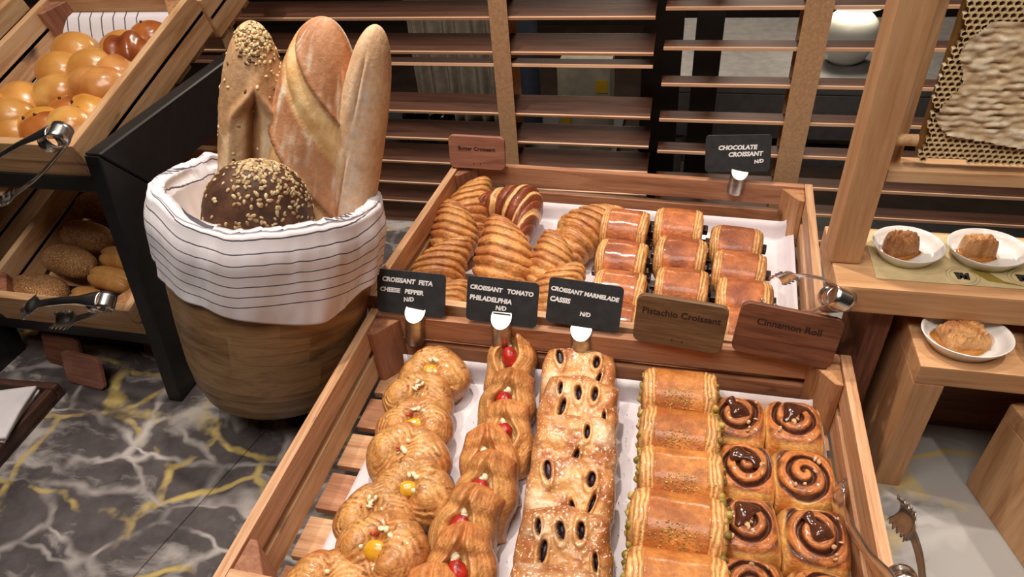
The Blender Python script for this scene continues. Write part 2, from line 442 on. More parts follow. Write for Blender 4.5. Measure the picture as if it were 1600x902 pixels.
# ------------------------------------------------------------------ pastry crates
def crate(name, loc, rz, label, Wd=.610, Dp=.395, top=.105, woods=(W_CR, W_CRD, W_CRL)):
    """open slatted crate, origin at the centre of its base"""
    r = empty(name, loc, (0, 0, rz)); tag(r, label, 'crate', 'slatted pastry crates')
    a, b, c = woods
    t = .012
    hw, hd = Wd / 2, Dp / 2
    z1 = top - .018; z2 = .018 + .020
    for s, m1, m2 in ((-1, a, c), (1, a, a)):
        board('side_rail', (Dp, t, .036), (s * (hw - t / 2), 0, z1), m1, r, rot=(0, 0, PI / 2))
        board('side_rail', (Dp, t, .038), (s * (hw - t / 2), 0, z2), m2, r, rot=(0, 0, PI / 2))
    for s, m1 in ((1, b), (-1, a)):
        board('end_rail', (Wd - 2 * t - .001, t, .036), (0, s * (hd - t / 2), z1), m1, r)
        board('end_rail', (Wd - 2 * t - .001, t, .038), (0, s * (hd - t / 2), z2), b, r)
    # triangular corner posts
    for sx in (-1, 1):
        for sy in (-1, 1):
            x0 = sx * (hw - t - .0004); y0 = sy * (hd - t - .0004); q = .034
            bm = bmesh.new()
            pts = [(x0, y0), (x0 - sx * q, y0), (x0 - sx * q * .25, y0 - sy * q), (x0, y0 - sy * q)]
            f = bm.faces.new([bm.verts.new((x, y, .012)) for x, y in pts])
            e = bmesh.ops.extrude_face_region(bm, geom=[f])
            bmesh.ops.translate(bm, vec=(0, 0, top - .016), verts=[v for v in e['geom'] if isinstance(v, bmesh.types.BMVert)])
            bmesh.ops.recalc_face_normals(bm, faces=bm.faces)
            bmesh.ops.bevel(bm, geom=bm.edges[:], offset=.001, segments=1, affect='EDGES')
            bmesh.ops.translate(bm, vec=(0, 0, 0), verts=bm.verts)
            o = bmobj('corner_post', bm, W_CRDV if sx < 0 else W_CRV, r)
    # floor planks running across
    n = 6; pw = (Dp - 2 * t - .002) / n
    for k in range(n):
        board('floor_plank', (Wd - 2 * t - .001, pw - .011, .010), (0, -hd + t + pw * (k + .5), .008), a if k % 2 else b, r)
    return r
def vertical_wood(name, *a, **k):
    m = wood(name, *a, **k)
    for n in m.node_tree.nodes:
        if n.type == 'MAPPING':
            s = n.inputs['Scale'].default_value; n.inputs['Scale'].default_value = (s[1], s[2], s[0])
    return m
W_CRDV = vertical_wood('corner_wood_brown', (110, 66, 46), (150, 98, 72), (172, 120, 90), 1.)
W_CRV = vertical_wood('corner_wood', (130, 86, 56), (176, 124, 84), (196, 148, 104), 1.)
ZB = .050
crate('pastry_crate', (-.0925, .4475, ZB), 0, 'nearer slatted wooden crate holding five rows of filled pastries on white paper')
crate('pastry_crate', (-.106, .855, ZB), T(-2.5), 'farther slatted wooden crate holding croissants and chocolate pastries')
# low dark plinths that carry the crates
for y, rz, lb in ((.4475, 0, 'low black plinth under the nearer pastry crate'), (.855, T(-2.5), 'low black plinth under the farther croissant crate')):
    bm = bmesh.new(); boxbm(bm, (.42, .26, ZB), (0, 0, ZB / 2), bev=.001)
    o = bmobj('plinth', bm, BLACK); o.location = (-.0925 if rz == 0 else -.106, y, 0); o.rotation_euler = (0, 0, rz); tag(o, lb, 'plinth')

def sheet(name, x0, x1, y0, y1, z, lift, mat, label, seed, rz=0, ctr=(0, 0), back=0.):
    nx, ny = 90, 70
    X, Y = np.meshgrid(np.linspace(x0, x1, nx), np.linspace(y0, y1, ny), indexing='ij')
    P = np.stack([X, Y, np.zeros_like(X)], -1)
    u = (X - x0) / (x1 - x0); v = (Y - y0) / (y1 - y0)
    Z = z + .0012 * (fbm(P, 9, seed) + 1) * .5
    e = sm(v, 1 - back, 1) if back else 0
    Z = Z + lift * sm(u, .955, 1) ** 2 + (.035 * e ** 2 if back else 0)
    Y2 = Y - (0.012 * e if back else 0)
    X2 = X + .004 * fbm(P, 6, seed + 3) * (1 - u)
    P = np.stack([X2, Y2, Z], -1)
    V, F = grid(P)
    o = mk(name, V, F, mat); md = o.modifiers.new('thick', 'SOLIDIFY'); md.thickness = .0006; md.offset = 1
    o.location = (ctr[0], ctr[1], 0); o.rotation_euler = (0, 0, rz)
    tag(o, label, 'paper'); return o
sheet('paper_liner', -.258, .284, -.185, .182, ZB + .0145, .012, PAPER, 'white paper liner lying on the floor of the nearer crate', 3, 0, (-.0925, .4475), .05)
sheet('paper_liner', -.24, .286, -.18, .178, ZB + .0145, .022, PAPER, 'white paper liner lying on the floor of the farther crate', 7, T(-2.5), (-.106, .855), .05)

# ------------------------------------------------------------------ basket, cloth
def wrapuv(P, C=None):
    pass
BK_LOC = Vector((-.556, .582, .008)); BK_UP = Vector((.049, .078, .305)).normalized(); BK_ROT = BK_UP.to_track_quat('Z', 'Y').to_euler()
bk = empty('bread_basket', BK_LOC, BK_ROT); bk.scale = (.915, .915, 1.10); tag(bk, 'round brown wooden bucket basket holding upright loaves under a white cloth', 'basket')
prof = [(.0, .026), (.07, .026), (.092, .028), (.108, .038), (.118, .056), (.128, .09), (.137, .14), (.144, .19), (.146, .24), (.147, .288), (.146, .292), (.138, .292), (.136, .285), (.132, .19), (.120, .10), (.100, .055), (0., .045)]
P = lathe(prof, 96)
# staves and bands worn slightly uneven
V, F, _ = closed(P)
bmw = mk('body', V, F, None, bk)
V, F, _ = closed(lathe([(0, .0), (.034, .0), (.038, .004), (.060, .0255), (0, .0255)], 64)); ft = mk('foot', V, F, BLACK, bk, False); ft.location = (0, 0, .0); ft['label'] = 'black round foot'
m, t, b = nt('banded_basket_wood')
tc = N(t, 'ShaderNodeTexCoord'); oc = tc.outputs['Object']
n1 = noise(t, mapping(t, oc, (7, 7, 60), (.12, 0, 0)).outputs[0], 1.3, 5, .6, 1.0)
sp = N(t, 'ShaderNodeSeparateXYZ'); t.links.new(oc, sp.inputs[0])
mz = N(t, 'ShaderNodeMath', operation='MULTIPLY', i_1=24.); t.links.new(sp.outputs[2], mz.inputs[0])
fl = N(t, 'ShaderNodeMath', operation='FLOOR'); t.links.new(mz.outputs[0], fl.inputs[0])
an = N(t, 'ShaderNodeMath', operation='ARCTAN2'); t.links.new(sp.outputs[1], an.inputs[0]); t.links.new(sp.outputs[0], an.inputs[1])
am = N(t, 'ShaderNodeMath', operation='MULTIPLY_ADD', i_1=1.3); t.links.new(an.outputs[0], am.inputs[0])
fm = N(t, 'ShaderNodeMath', operation='MULTIPLY', i_1=.37); t.links.new(fl.outputs[0], fm.inputs[0]); t.links.new(fm.outputs[0], am.inputs[2])
fa = N(t, 'ShaderNodeMath', operation='FLOOR'); t.links.new(am.outputs[0], fa.inputs[0])
cb = N(t, 'ShaderNodeCombineXYZ'); t.links.new(fl.outputs[0], cb.inputs[0]); t.links.new(fa.outputs[0], cb.inputs[1])
wn = N(t, 'ShaderNodeTexWhiteNoise'); t.links.new(cb.outputs[0], wn.inputs[0])
ma = N(t, 'ShaderNodeMath', operation='MULTIPLY_ADD', i_1=.22); t.links.new(wn.outputs[0], ma.inputs[0]); t.links.new(n1.outputs[0], ma.inputs[2])
rr = ramp(t, [(.38, L4(104, 74, 46)), (.55, L4(140, 106, 70)), (.72, L4(170, 134, 92)), (.85, L4(150, 114, 76))], ma.outputs[0])
t.links.new(rr.outputs[0], b.inputs['Base Color']); b.inputs['Roughness'].default_value = .4
bump(t, b, ma.outputs[0], .25, .002)
bmw.data.materials.append(m)
# cloth with thin dark stripes, draped over the rim
CL, t, b = nt('striped_cotton')
uvn = N(t, 'ShaderNodeUVMap'); sp = N(t, 'ShaderNodeSeparateXYZ'); t.links.new(uvn.outputs[0], sp.inputs[0])
fr = N(t, 'ShaderNodeMath', operation='FRACT'); t.links.new(sp.outputs[1], fr.inputs[0])
d1 = N(t, 'ShaderNodeMath', operation='SUBTRACT', i_1=.5); t.links.new(fr.outputs[0], d1.inputs[0])
ab = N(t, 'ShaderNodeMath', operation='ABSOLUTE'); t.links.new(d1.outputs[0], ab.inputs[0])
lt = N(t, 'ShaderNodeMath', operation='LESS_THAN', i_1=.052); t.links.new(ab.outputs[0], lt.inputs[0])
li = N(t, 'ShaderNodeMath', operation='LESS_THAN', i_1=8.6); t.links.new(sp.outputs[1], li.inputs[0])
gi = N(t, 'ShaderNodeMath', operation='GREATER_THAN', i_1=1.); t.links.new(sp.outputs[1], gi.inputs[0])
m1 = N(t, 'ShaderNodeMath', operation='MULTIPLY'); t.links.new(lt.outputs[0], m1.inputs[0]); t.links.new(li.outputs[0], m1.inputs[1])
m2 = N(t, 'ShaderNodeMath', operation='MULTIPLY'); t.links.new(m1.outputs[0], m2.inputs[0]); t.links.new(gi.outputs[0], m2.inputs[1])
c = mixn(t, m2.outputs[0], L4(238, 232, 236), L4(92, 88, 96))
t.links.new(c, b.inputs['Base Color']); b.inputs['Roughness'].default_value = .85
nn = noise(t, objcoord(t), 900, 2, .5); bump(t, b, nn.outputs[0], .12, .0004)

def basket_cloth():
    nphi, ns = 260, 90
    ph = np.linspace(0, 2 * PI, nphi, endpoint=False)
    s = np.linspace(0, 1, ns)
    PH, S = np.meshgrid(ph, s, indexing='ij')
    deg = np.degrees(PH)               # 0 = +x, 270 = towards the camera
    # how far the cloth hangs outside at each angle (a square cloth: corners hang lower)
    def bumpa(c, w): 
        d = (deg - c + 180) % 360 - 180
        return np.exp(-(d / w) ** 2)
    hang = .112 + .008 * np.cos(np.radians((deg - 262) * 4)) - .016 * bumpa(205, 20) + .030 * bumpa(300, 16) + .008 * bumpa(255, 14) + .005 * bumpa(318, 5)
    hang = hang * (1 - .95 * sm(bumpa(4, 26), .35, .9)) + .0
    hang = hang * (1 - .25 * bumpa(70, 40)) + .030 * bumpa(35, 14) + .004
    inside = .085
    Ltot = inside + hang
    l = S * Ltot                       # arc length from the inner edge
    rimr, rimz = .144, .299
    x = l - inside                     # <0 inside, >0 outside
    # inside: slopes in from the rim; outside: hangs down
    R = np.where(x < 0, rimr - .014 - .35 * (-x), rimr + .008 + .012 * sm(x, 0, .05) - .10 * np.clip(x - .03, 0, 1))
    Z = np.where(x < 0, rimz - .93 * (-x), rimz - .98 * np.clip(x - .012, 0, 1))
    arch = np.exp(-(x / .014) ** 2)
    Z = Z + .006 * arch
    R = np.where(np.abs(x) < .012, rimr - .003 + (x / .012) * .011, R)
    A = np.stack([np.cos(PH) * 1.6, np.sin(PH) * 1.6, S * 0 + .3], -1)
    A2 = np.stack([np.cos(PH) * 3.3, np.sin(PH) * 3.3, S * 1.5], -1)
    fold = fbm(A, 1.6, 5, 2); fold2 = fbm(A2, 1.4, 9, 3)
    out = sm(x, 0, .12)
    R = R + (.016 * fold * out + .010 * fold2 * (out + .2)) 
    # deep folds on the right front
    for c_, w_, a_ in ((305, 4, .014), (297, 3, -.008), (318, 5, -.008), (335, 5, .014), (205, 6, .010), (240, 8, -.006), (262, 7, .009), (275, 3, -.006), (222, 4, .008)):
        R = R + a_ * bumpa(c_, w_) * out
    R = R + .012 * (sm(-x, .0, .08)) * fold2
    Z = Z + .010 * fbm(A, 1.2, 12, 2) + .006 * fold2 + .010 * bumpa(318, 20) * sm(x, -.05, .02) - .008 * bumpa(262, 26)
    R = np.maximum(R, np.where(x > 0, .1490 - .16 * np.clip(x - .1, 0, 1) - .03 * np.clip(x, 0, 1), 0))
    R = np.where(x < 0, np.minimum(R, .1340 - .06 * (-x)), R)
    P = np.stack([R * np.cos(PH), R * np.sin(PH), Z], -1)
    V, F = grid(P.transpose(1, 0, 2), wrap=True)
    uv = np.stack([PH, x / .0128 + 2.2 + .9 * np.sin(PH + 2.1)], -1).transpose(1, 0, 2).reshape(-1, 2)
    o = mk('basket_cloth', V, F, CL, None, True, None, uv)
    md = o.modifiers.new('thick', 'SOLIDIFY'); md.thickness = .0012; md.offset = 1
    o.location = BK_LOC; o.rotation_euler = BK_ROT; o.scale = (.915, .915, 1.10)
    tag(o, 'white cotton cloth with thin dark stripes draped over the rim of the bread basket', 'cloth')
basket_cloth()

# ------------------------------------------------------------------ long loaves in the basket
CR_M = bread('floured_crust', .62, 150, .7, 0, .14, dist=.0015, rnd=.0)
def loaf(name, p0, p1, R, label, seed, colfn, dispfn, flat=.8, taper=.25, mat=CR_M, twist=0, nu=170, nv=128, tip=6., bot=8.):
    """loaf between p0 (hidden foot) and p1 (tip); local X along the loaf, local Z towards the camera"""
    p0, p1 = Vector(p0), Vector(p1); d = p1 - p0; Ln = d.length
    x = d.normalized(); c = Vector((0, 0, .75)) - (p0 + p1) / 2; z = (c - x * c.dot(x)).normalized(); y = z.cross(x)
    r = empty(name, p0); r.rotation_euler = (Matrix((x, y, z)).transposed() @ Matrix.Rotation(twist, 3, 'X')).to_euler()
    t = np.linspace(0, 1, nu); t = .5 - .5 * np.cos(PI * t)
    a = np.linspace(0, 2 * PI, nv, endpoint=False)
    T_, A = np.meshgrid(t, a, indexing='ij')
    env = np.clip(1 - (1 - T_) ** bot * 1.0, 0, 1) ** .5 * (np.clip(1 - T_ ** tip, 0, 1)) ** .5 * (1 - taper * T_ ** 2)
    Xl = T_ * Ln
    Yd, Zd = np.cos(A), np.sin(A)
    q = np.stack([Xl, R * Yd, R * Zd], -1)
    dd = dispfn(T_, A, q)
    rr = R * env * (1 + dd)
    P = np.stack([Xl, rr * Yd, rr * Zd * flat], -1)
    V, F, C = closed(P, colfn(T_, A, q, dd))
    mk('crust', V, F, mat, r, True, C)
    tag(r, label, 'bread'); return r, P
def adiff(A, c):
    return (A - c + PI) % (2 * PI) - PI
# seeded baguette on the left: oats at the tip, one long open split
def d1(T_, A, q):
    n = fbm(q, 60, 3)
    y = adiff(A, PI / 2 - .10 + .5 * (T_ - .6))
    split = sm(T_, .40, .50) * (1 - sm(T_, .76, .86))
    w = .42 * split
    g = np.where(w > .01, np.exp(-(y / (w * .45 + .02)) ** 2), 0)
    ridge = np.exp(-((np.abs(y) - w * 1.25 - .06) / .13) ** 2) * sm(T_, .3, .42) * (1 - sm(T_, .82, .9))
    return -.55 * g * split + .20 * ridge + .03 * n + .02 * fbm(q, 200, 5)
def c1(T_, A, q, dd):
    base = mixc(L(236, 200, 154), L(250, 228, 190), sm(fbm(q, 45, 8), -.4, .6))
    y = adiff(A, PI / 2 - .10 + .5 * (T_ - .6))
    inner = sm(-dd, .06, .25)
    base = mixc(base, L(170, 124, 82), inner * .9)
    base = mixc(base, L(176, 128, 84), sm(T_ + .16 * np.abs(y) + .08 * fbm(q, 30, 4), .78, .86) * .75)
    return base
lf, P1 = loaf('seeded_baguette', (-.600, .640, .060), (-.508, .735, .512), .049, 'tall baguette with oat covered tip and long open split, leftmost in the basket', 3, c1, d1, .85, .12, tip=7.)
# scattered seeds as one stuff part
SEEDM = bread('oat_seeds', .6, 300, .2, 0, .2, rnd=0)
def seeds(parent, P, n, cond, seed, size=(.0038, .0024, .0012), cols=((232, 208, 160), (206, 172, 120), (96, 70, 48)), wts=(5, 4, 2), name='seed_topping', mat=None):
    rnd = random.Random(seed); parts = []; nu, nv = P.shape[:2]
    N_ = np.cross(np.roll(P, -1, 1) - np.roll(P, 1, 1), np.gradient(P, axis=0)); N_ /= (np.linalg.norm(N_, axis=-1, keepdims=True) + 1e-9)
    # bend normals outward
    cen = P.mean(1, keepdims=True); s_ = np.sign(((P - cen) * N_).sum(-1, keepdims=True)); N_ = N_ * s_
    base = []
    for i in range(5):
        th = PI * i / 4
        for j in range(7): 
            f = 2 * PI * j / 7; base.append((math.sin(th) * math.cos(f), math.sin(th) * math.sin(f), math.cos(th)))
    base = np.array(base).reshape(5, 7, 3)
    Bv, Bf, _ = closed(base)
    k = 0; tries = 0
    while k < n and tries < n * 60:
        tries += 1
        i = rnd.randrange(4, nu - 3); j = rnd.randrange(nv)
        if not cond(i / (nu - 1), 2 * PI * j / nv, P[i, j], rnd): continue
        nrm = Vector(N_[i, j]); 
        q_ = nrm.to_track_quat('Z', 'Y').to_matrix() @ Matrix.Rotation(rnd.random() * 6.3, 3, 'Z')
        sc = rnd.uniform(.7, 1.2)
        v = Bv * np.array(size) * sc
        v = v @ np.array(q_.transposed()) + P[i, j] + np.array(nrm) * size[2] * .35
        parts.append((v, Bf, np.array(L(*rnd.choices(cols, wts)[0])))); k += 1
    V, F, C = join(parts)
    o = mk(name, V, F, mat or SEEDM, parent, True, C); o['kind'] = 'stuff'; return o
seeds(lf, P1, 900, lambda t_, a, p, r: p[2] > -.02 and (t_ > .84 + .04 * math.cos(a * 2) or (a > 2.0 and a < 4 and r.random() < .35 and t_ > .55) or r.random() < .03) and r.random() < .8, 4, (.0026, .0018, .0009))
# large loaf with two diagonal slashes
def d2(T_, A, q):
    y = adiff(A, PI / 2)                      # + = left of the loaf as seen
    o = .02 * fbm(q, 40, 3) + .012 * fbm(q, 160, 4)
    for c in (.50, .76):
        u = T_ - c + .12 * y
        band = sm(u, -.058, -.045) * (1 - sm(u, .050, .060)) * sm(y, -1.6, -1.15) * (1 - sm(y, 1.35, 1.6))
        lip = np.exp(-((u - .058) / .011) ** 2) * sm(y, -1.6, -1.1) * (1 - sm(y, 1.3, 1.6))
        o = o - .10 * band + .10 * lip + .12 * np.exp(-((u + .0) / .035) ** 2) * band
    return o
def c2(T_, A, q, dd):
    y = adiff(A, PI / 2)
    fl = fbm(np.stack([q[..., 0] * .12, q[..., 1], q[..., 2]], -1), 130, 7)
    c = mixc(L(212, 156, 114), L(188, 126, 84), sm(fbm(q, 30, 2), -.3, .5))
    c = mixc(c, L(244, 228, 204), sm(fl, -.02, .25) * sm(fbm(q, 22, 15), -.45, .05))
    for cc in (.50, .76):
        u = T_ - cc + .12 * y
        band = sm(u, -.058, -.048) * (1 - sm(u, .048, .056)) * sm(y, -1.6, -1.3) * (1 - sm(y, 1.4, 1.6))
        cr = mixc(L(232, 186, 124), L(248, 216, 162), sm(fbm(q, 70, 21), -.3, .5))
        c = mixc(c, cr, band)
        c = mixc(c, L(150, 92, 54), np.exp(-((u - .060) / .008) ** 2) * .7 * sm(y, -1.6, -1.3))
    
    return c
loaf('slashed_country_loaf', (-.545, .655, .060), (-.421, .752, .512), .060, 'largest loaf in the middle of the basket with two deep diagonal slashes and flour', 5, c2, d2, .75, .08, tip=7.)
# floured baguette on the right
def d3(T_, A, q):
    y = adiff(A, PI / 2 - .45 + .4 * (T_ - .6))
    o = .015 * fbm(q, 50, 3) + .014 * fbm(q, 240, 4)
    for c0, c1_ in ((.22, .66), (.70, .95)):
        s_ = sm(T_, c0, c0 + .1) * (1 - sm(T_, c1_ - .06, c1_))
        o = o - .10 * np.exp(-((y + .05) / .07) ** 2) * s_ + .06 * np.exp(-((y - .12) / .09) ** 2) * s_ + .05 * np.exp(-((y + .3) / .16) ** 2) * s_
    return o
def c3(T_, A, q, dd):
    y = adiff(A, PI / 2 - .15)
    c = mixc(L(226, 186, 144), L(240, 208, 170), sm(fbm(q, 40, 2), -.4, .5))
    c = mixc(c, L(236, 222, 210), .8 * np.exp(-(y / .4) ** 2) * sm(fbm(np.stack([q[..., 0] * 3, q[..., 1], q[..., 2]], -1), 110, 9), -.35, .3) * sm(T_, .3, .4) * (1 - sm(T_, .86, .93)))
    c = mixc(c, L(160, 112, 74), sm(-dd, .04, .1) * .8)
    return c
loaf('floured_baguette', (-.490, .690, .09), (-.353, .742, .506), .033, 'slim pale floured baguette, rightmost in the basket', 9, c3, d3, .85, .1, tip=9.)
# dark seeded loaf in front
def d4(T_, A, q): return .02 * fbm(q, 50, 3) + .01 * fbm(q, 300, 6)
def c4(T_, A, q, dd): return mixc(L(78, 50, 34), L(112, 74, 50), sm(fbm(q, 50, 2), -.4, .5))
RYE = bread('rye_crust', .6, 200, .5, 0, .2, rnd=0)
lf4, P4 = loaf('dark_seeded_loaf', (-.548, .585, .13), (-.475, .620, .390), .068, 'short dark rye loaf scattered with oat seeds at the front of the basket', 3, c4, d4, .72, .0, RYE, tip=8.)
seeds(lf4, P4, 620, lambda t_, a, p, r: p[2] > -.01 and (p[1] < .03 or r.random() < .25) and t_ > .40, 8, (.0034, .0021, .0010), ((204, 178, 134), (170, 138, 98), (222, 200, 158)), (4, 4, 2))
# ------------------------------------------------------------------ pastry generators
GLZ = bread('glazed_pastry', .38, 220, .9, .40, .28, coatr=.14, dist=.0022)
MATTE = bread('flaky_pastry', .42, 200, .9, .30, .30, coatr=.2, dist=.002)
SUGAR = bread('sugar_dusted_pastry', .45, 190, .55, .45, .2, coatr=.2, dist=.0016, speck=((240, 226, 206), 330), specknum=.60)
CUST = plain('egg_custard', (226, 168, 40), .25, nscale=60, namt=.1, coat=.5, sss=.2)
FETA = plain('feta_crumb', (238, 226, 190), .6, nscale=180, namt=.06, bstr=.2, sss=.1)
TOM = plain('cherry_tomato', (160, 36, 26), .32, nscale=120, namt=.35, bstr=.9, coat=.2, sss=.05)
PEPR = plain('red_pepper', (196, 78, 50), .35, nscale=80, namt=.15, coat=.3)
BERRY = plain('dark_berry_filling', (44, 16, 34), .35, nscale=140, namt=.4, bstr=.9, coat=.2)
CHOC = plain('chocolate', (46, 26, 20), .4, nscale=90, namt=.2, bstr=.2, coat=.15)
SAUCE = plain('chocolate_sauce', (78, 42, 28), .18, nscale=60, namt=.15, bstr=.1, coat=.8)
NUT = plain('chopped_hazelnut', (206, 168, 126), .6, nscale=160, namt=.15, bstr=.3)
PIST = bread('pistachio_cream', .55, 420, .8, .1, .22, rnd=.05)
GOLD, BROWN, PALE, DEEP = L(214, 150, 80), L(172, 98, 44), L(240, 198, 132), L(128, 66, 30)

def pad(a, b, H, topfn, colfn, n=96, sq=.35, edge=.42, side=4.):
    """puffed pad on the local XY plane with its own relief; returns verts, faces, colours"""
    s = np.linspace(-1, 1, n); s = np.sin(s * PI / 2) * .55 + s * .45
    U, V = np.meshgrid(s, s, indexing='ij')
    k = sq
    X = a * U * np.sqrt(1 - k * V * V * .5 * 2 * .5); Y = b * V * np.sqrt(1 - k * U * U * .5 * 2 * .5)
    # pull corners in to an oval-ish outline
    m = np.maximum(np.abs(U), np.abs(V)); rr = np.sqrt(U * U + V * V); f = np.where(rr > 1e-6, (m / np.maximum(rr, 1e-6)), 1)
    X = X * (1 - k + k * f); Y = Y * (1 - k + k * f)
    E_ = np.clip((1 - np.abs(U) ** side) * (1 - np.abs(V) ** side), 0, 1) ** edge
    Z = H * E_
    X, Y, dz = topfn(X, Y, U, V, E_)
    Z = np.maximum(Z + dz * np.clip(E_ * 1.6, 0, 1), 0)
    top = np.stack([X, Y, Z], -1)
    C = colfn(X, Y, U, V, Z, dz)
    Vt = top.reshape(-1, 3); F = []
    for i in range(n - 1):
        for j in range(n - 1): F.append((i * n + j, (i + 1) * n + j, (i + 1) * n + j + 1, i * n + j + 1))
    # underside
    ring = [(i, 0) for i in range(n)] + [(n - 1, j) for j in range(1, n)] + [(i, n - 1) for i in range(n - 2, -1, -1)] + [(0, j) for j in range(n - 2, 0, -1)]
    base = len(Vt); low = []; ctr = top.reshape(-1, 3).mean(0)
    for i, j in ring:
        p = top[i, j]; low.append((p[0] * .88, p[1] * .88, -H * .12))
    Vv = np.concatenate([Vt, np.array(low), [[0, 0, -H * .12]]]); c = len(Vv) - 1
    r = len(ring)
    for q in range(r):
        q2 = (q + 1) % r
        A_, B_ = ring[q][0] * n + ring[q][1], ring[q2][0] * n + ring[q2][1]
        F.append((A_, base + q, base + q2, B_)); F.append((base + q, c, base + q2))
    Cc = np.concatenate([C.reshape(-1, 3), np.tile(np.array(L(176, 112, 58)), (r + 1, 1))])
    return Vv, F, Cc
def stk(X, Y, z=0.): return np.stack([X, Y, np.zeros_like(X) + z], -1)
def ellip(name, r3, loc, mat, parent, rot=(0, 0, 0), lump=0., lsc=150, seed=0, n=14):
    a = np.linspace(0, PI, n); f = np.linspace(0, 2 * PI, n * 2, endpoint=False)
    A, Fh = np.meshgrid(a, f, indexing='ij')
    P = np.stack([np.sin(A) * np.cos(Fh), np.sin(A) * np.sin(Fh), np.cos(A)], -1)
    P = P * (1 + lump * fbm(P * np.array(r3) * lsc, 1, seed)[..., None]) * np.array(r3)
    V, F, _ = closed(P[:, ::-1])
    o = mk(name, V, F, mat, parent); o.location = loc; o.rotation_euler = rot; return o
def lumps(name, specs, mat, parent, col=None, lump=.3, n=7, stuff=False):
    """specs: list of (loc, r3, seed[, col])"""
    parts = []
    for k, sp_ in enumerate(specs):
        loc, r3, sd = sp_[:3]; cc = sp_[3] if len(sp_) > 3 else (col or (1, 1, 1))
        a = np.linspace(0, PI, n); f = np.linspace(0, 2 * PI, n + 2, endpoint=False)
        A, Fh = np.meshgrid(a, f, indexing='ij')
        P = np.stack([np.sin(A) * np.cos(Fh), np.sin(A) * np.sin(Fh), np.cos(A)], -1)
        P = P * (1 + lump * fbm(P * 1.7 + sd * 3.1, 1, sd)[..., None]) * np.array(r3)
        rot = np.array(Euler((sd * 1.3, sd * 2.1, sd * .7)).to_matrix())
        P = P @ rot.T + np.array(loc)
        V, F, _ = closed(P[:, ::-1]); parts.append((V, F, np.array(cc)))
    V, F, C = join(parts)
    o = mk(name, V, F, mat, parent, True, C)
    if stuff: o['kind'] = 'stuff'
    return o

# croissant, axis along local X, origin at the middle of its underside
def croissant(seed, Ln=.150, R=.041, bend=.012, stripes=False, mat=None):
    r = empty('croissant')
    t = np.linspace(-1, 1, 190); a = np.linspace(0, 2 * PI, 96, endpoint=False)
    T_, A = np.meshgrid(t, a, indexing='ij')
    q = np.stack([T_ * Ln / 2, R * np.cos(A), R * np.sin(A)], -1)
    w = T_ + .085 * np.sin(A + seed) + .085 * fbm(q, 24, seed)
    aw = np.abs(w)
    edges = np.array([0, .20, .40, .58, .74, .88, 1.12]); s = np.zeros_like(aw); k = np.zeros_like(aw)
    for i in range(6):
        m = (aw >= edges[i]) & (aw < edges[i + 1]); s = np.where(m, (aw - edges[i]) / (edges[i + 1] - edges[i]), s); k = np.where(m, i, k)
    env = (1 - .66 * np.abs(T_) ** 1.5) * np.clip(1 - np.abs(T_) ** 9, 0, 1) ** .5
    bul = .78 + .23 * np.sqrt(np.clip(1 - (2 * s - 1) ** 2 * .98, 0, 1)) * (1 - .25 * s) + .07 * (1 - s)
    bul = bul * (1 + .02 * fbm(q, 60, seed + 2))
    lamp = s * (4.2 - .3 * k) + 1.5 * fbm(q, 40, seed + 4) + k * .37 + .5 * np.sin(A * 1 + k)
    lam = np.sin(2 * PI * lamp)
    rr = R * env * (bul + .004 * lam * (.6 + fbm(q, 50, seed + 11)) * (0 if stripes else 1))
    Y = rr * np.cos(A); Z = rr * np.sin(A) * .92
    Z = np.where(Z < -.55 * R, -.55 * R + (Z + .55 * R) * .25, Z) + .62 * R
    Y = Y - bend * (T_ ** 2 * 2 - .3)
    X = T_ * Ln / 2 * (1 - .06 * T_ ** 2)
    P = np.stack([X, Y, Z], -1)
    if stripes:
        st = sm(np.sin(2 * PI * (w * 3.0)), -.75, -.45)
        C = mixc(L(238, 192, 130), L(140, 70, 38), st)
        C = mixc(C, L(92, 40, 20), st * sm(fbm(q, 40, 5), 0, .6) * .5)
    else:
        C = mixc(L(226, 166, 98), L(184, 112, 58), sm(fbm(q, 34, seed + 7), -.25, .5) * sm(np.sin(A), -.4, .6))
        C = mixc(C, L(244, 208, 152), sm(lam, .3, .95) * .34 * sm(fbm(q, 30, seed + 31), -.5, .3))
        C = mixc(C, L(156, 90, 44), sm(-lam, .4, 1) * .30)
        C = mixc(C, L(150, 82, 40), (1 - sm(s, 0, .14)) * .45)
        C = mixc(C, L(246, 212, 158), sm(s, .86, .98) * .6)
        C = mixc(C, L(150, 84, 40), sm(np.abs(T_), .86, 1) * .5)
    V, F, C = closed(P, C)
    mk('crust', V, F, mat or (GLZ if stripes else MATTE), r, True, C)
    return r
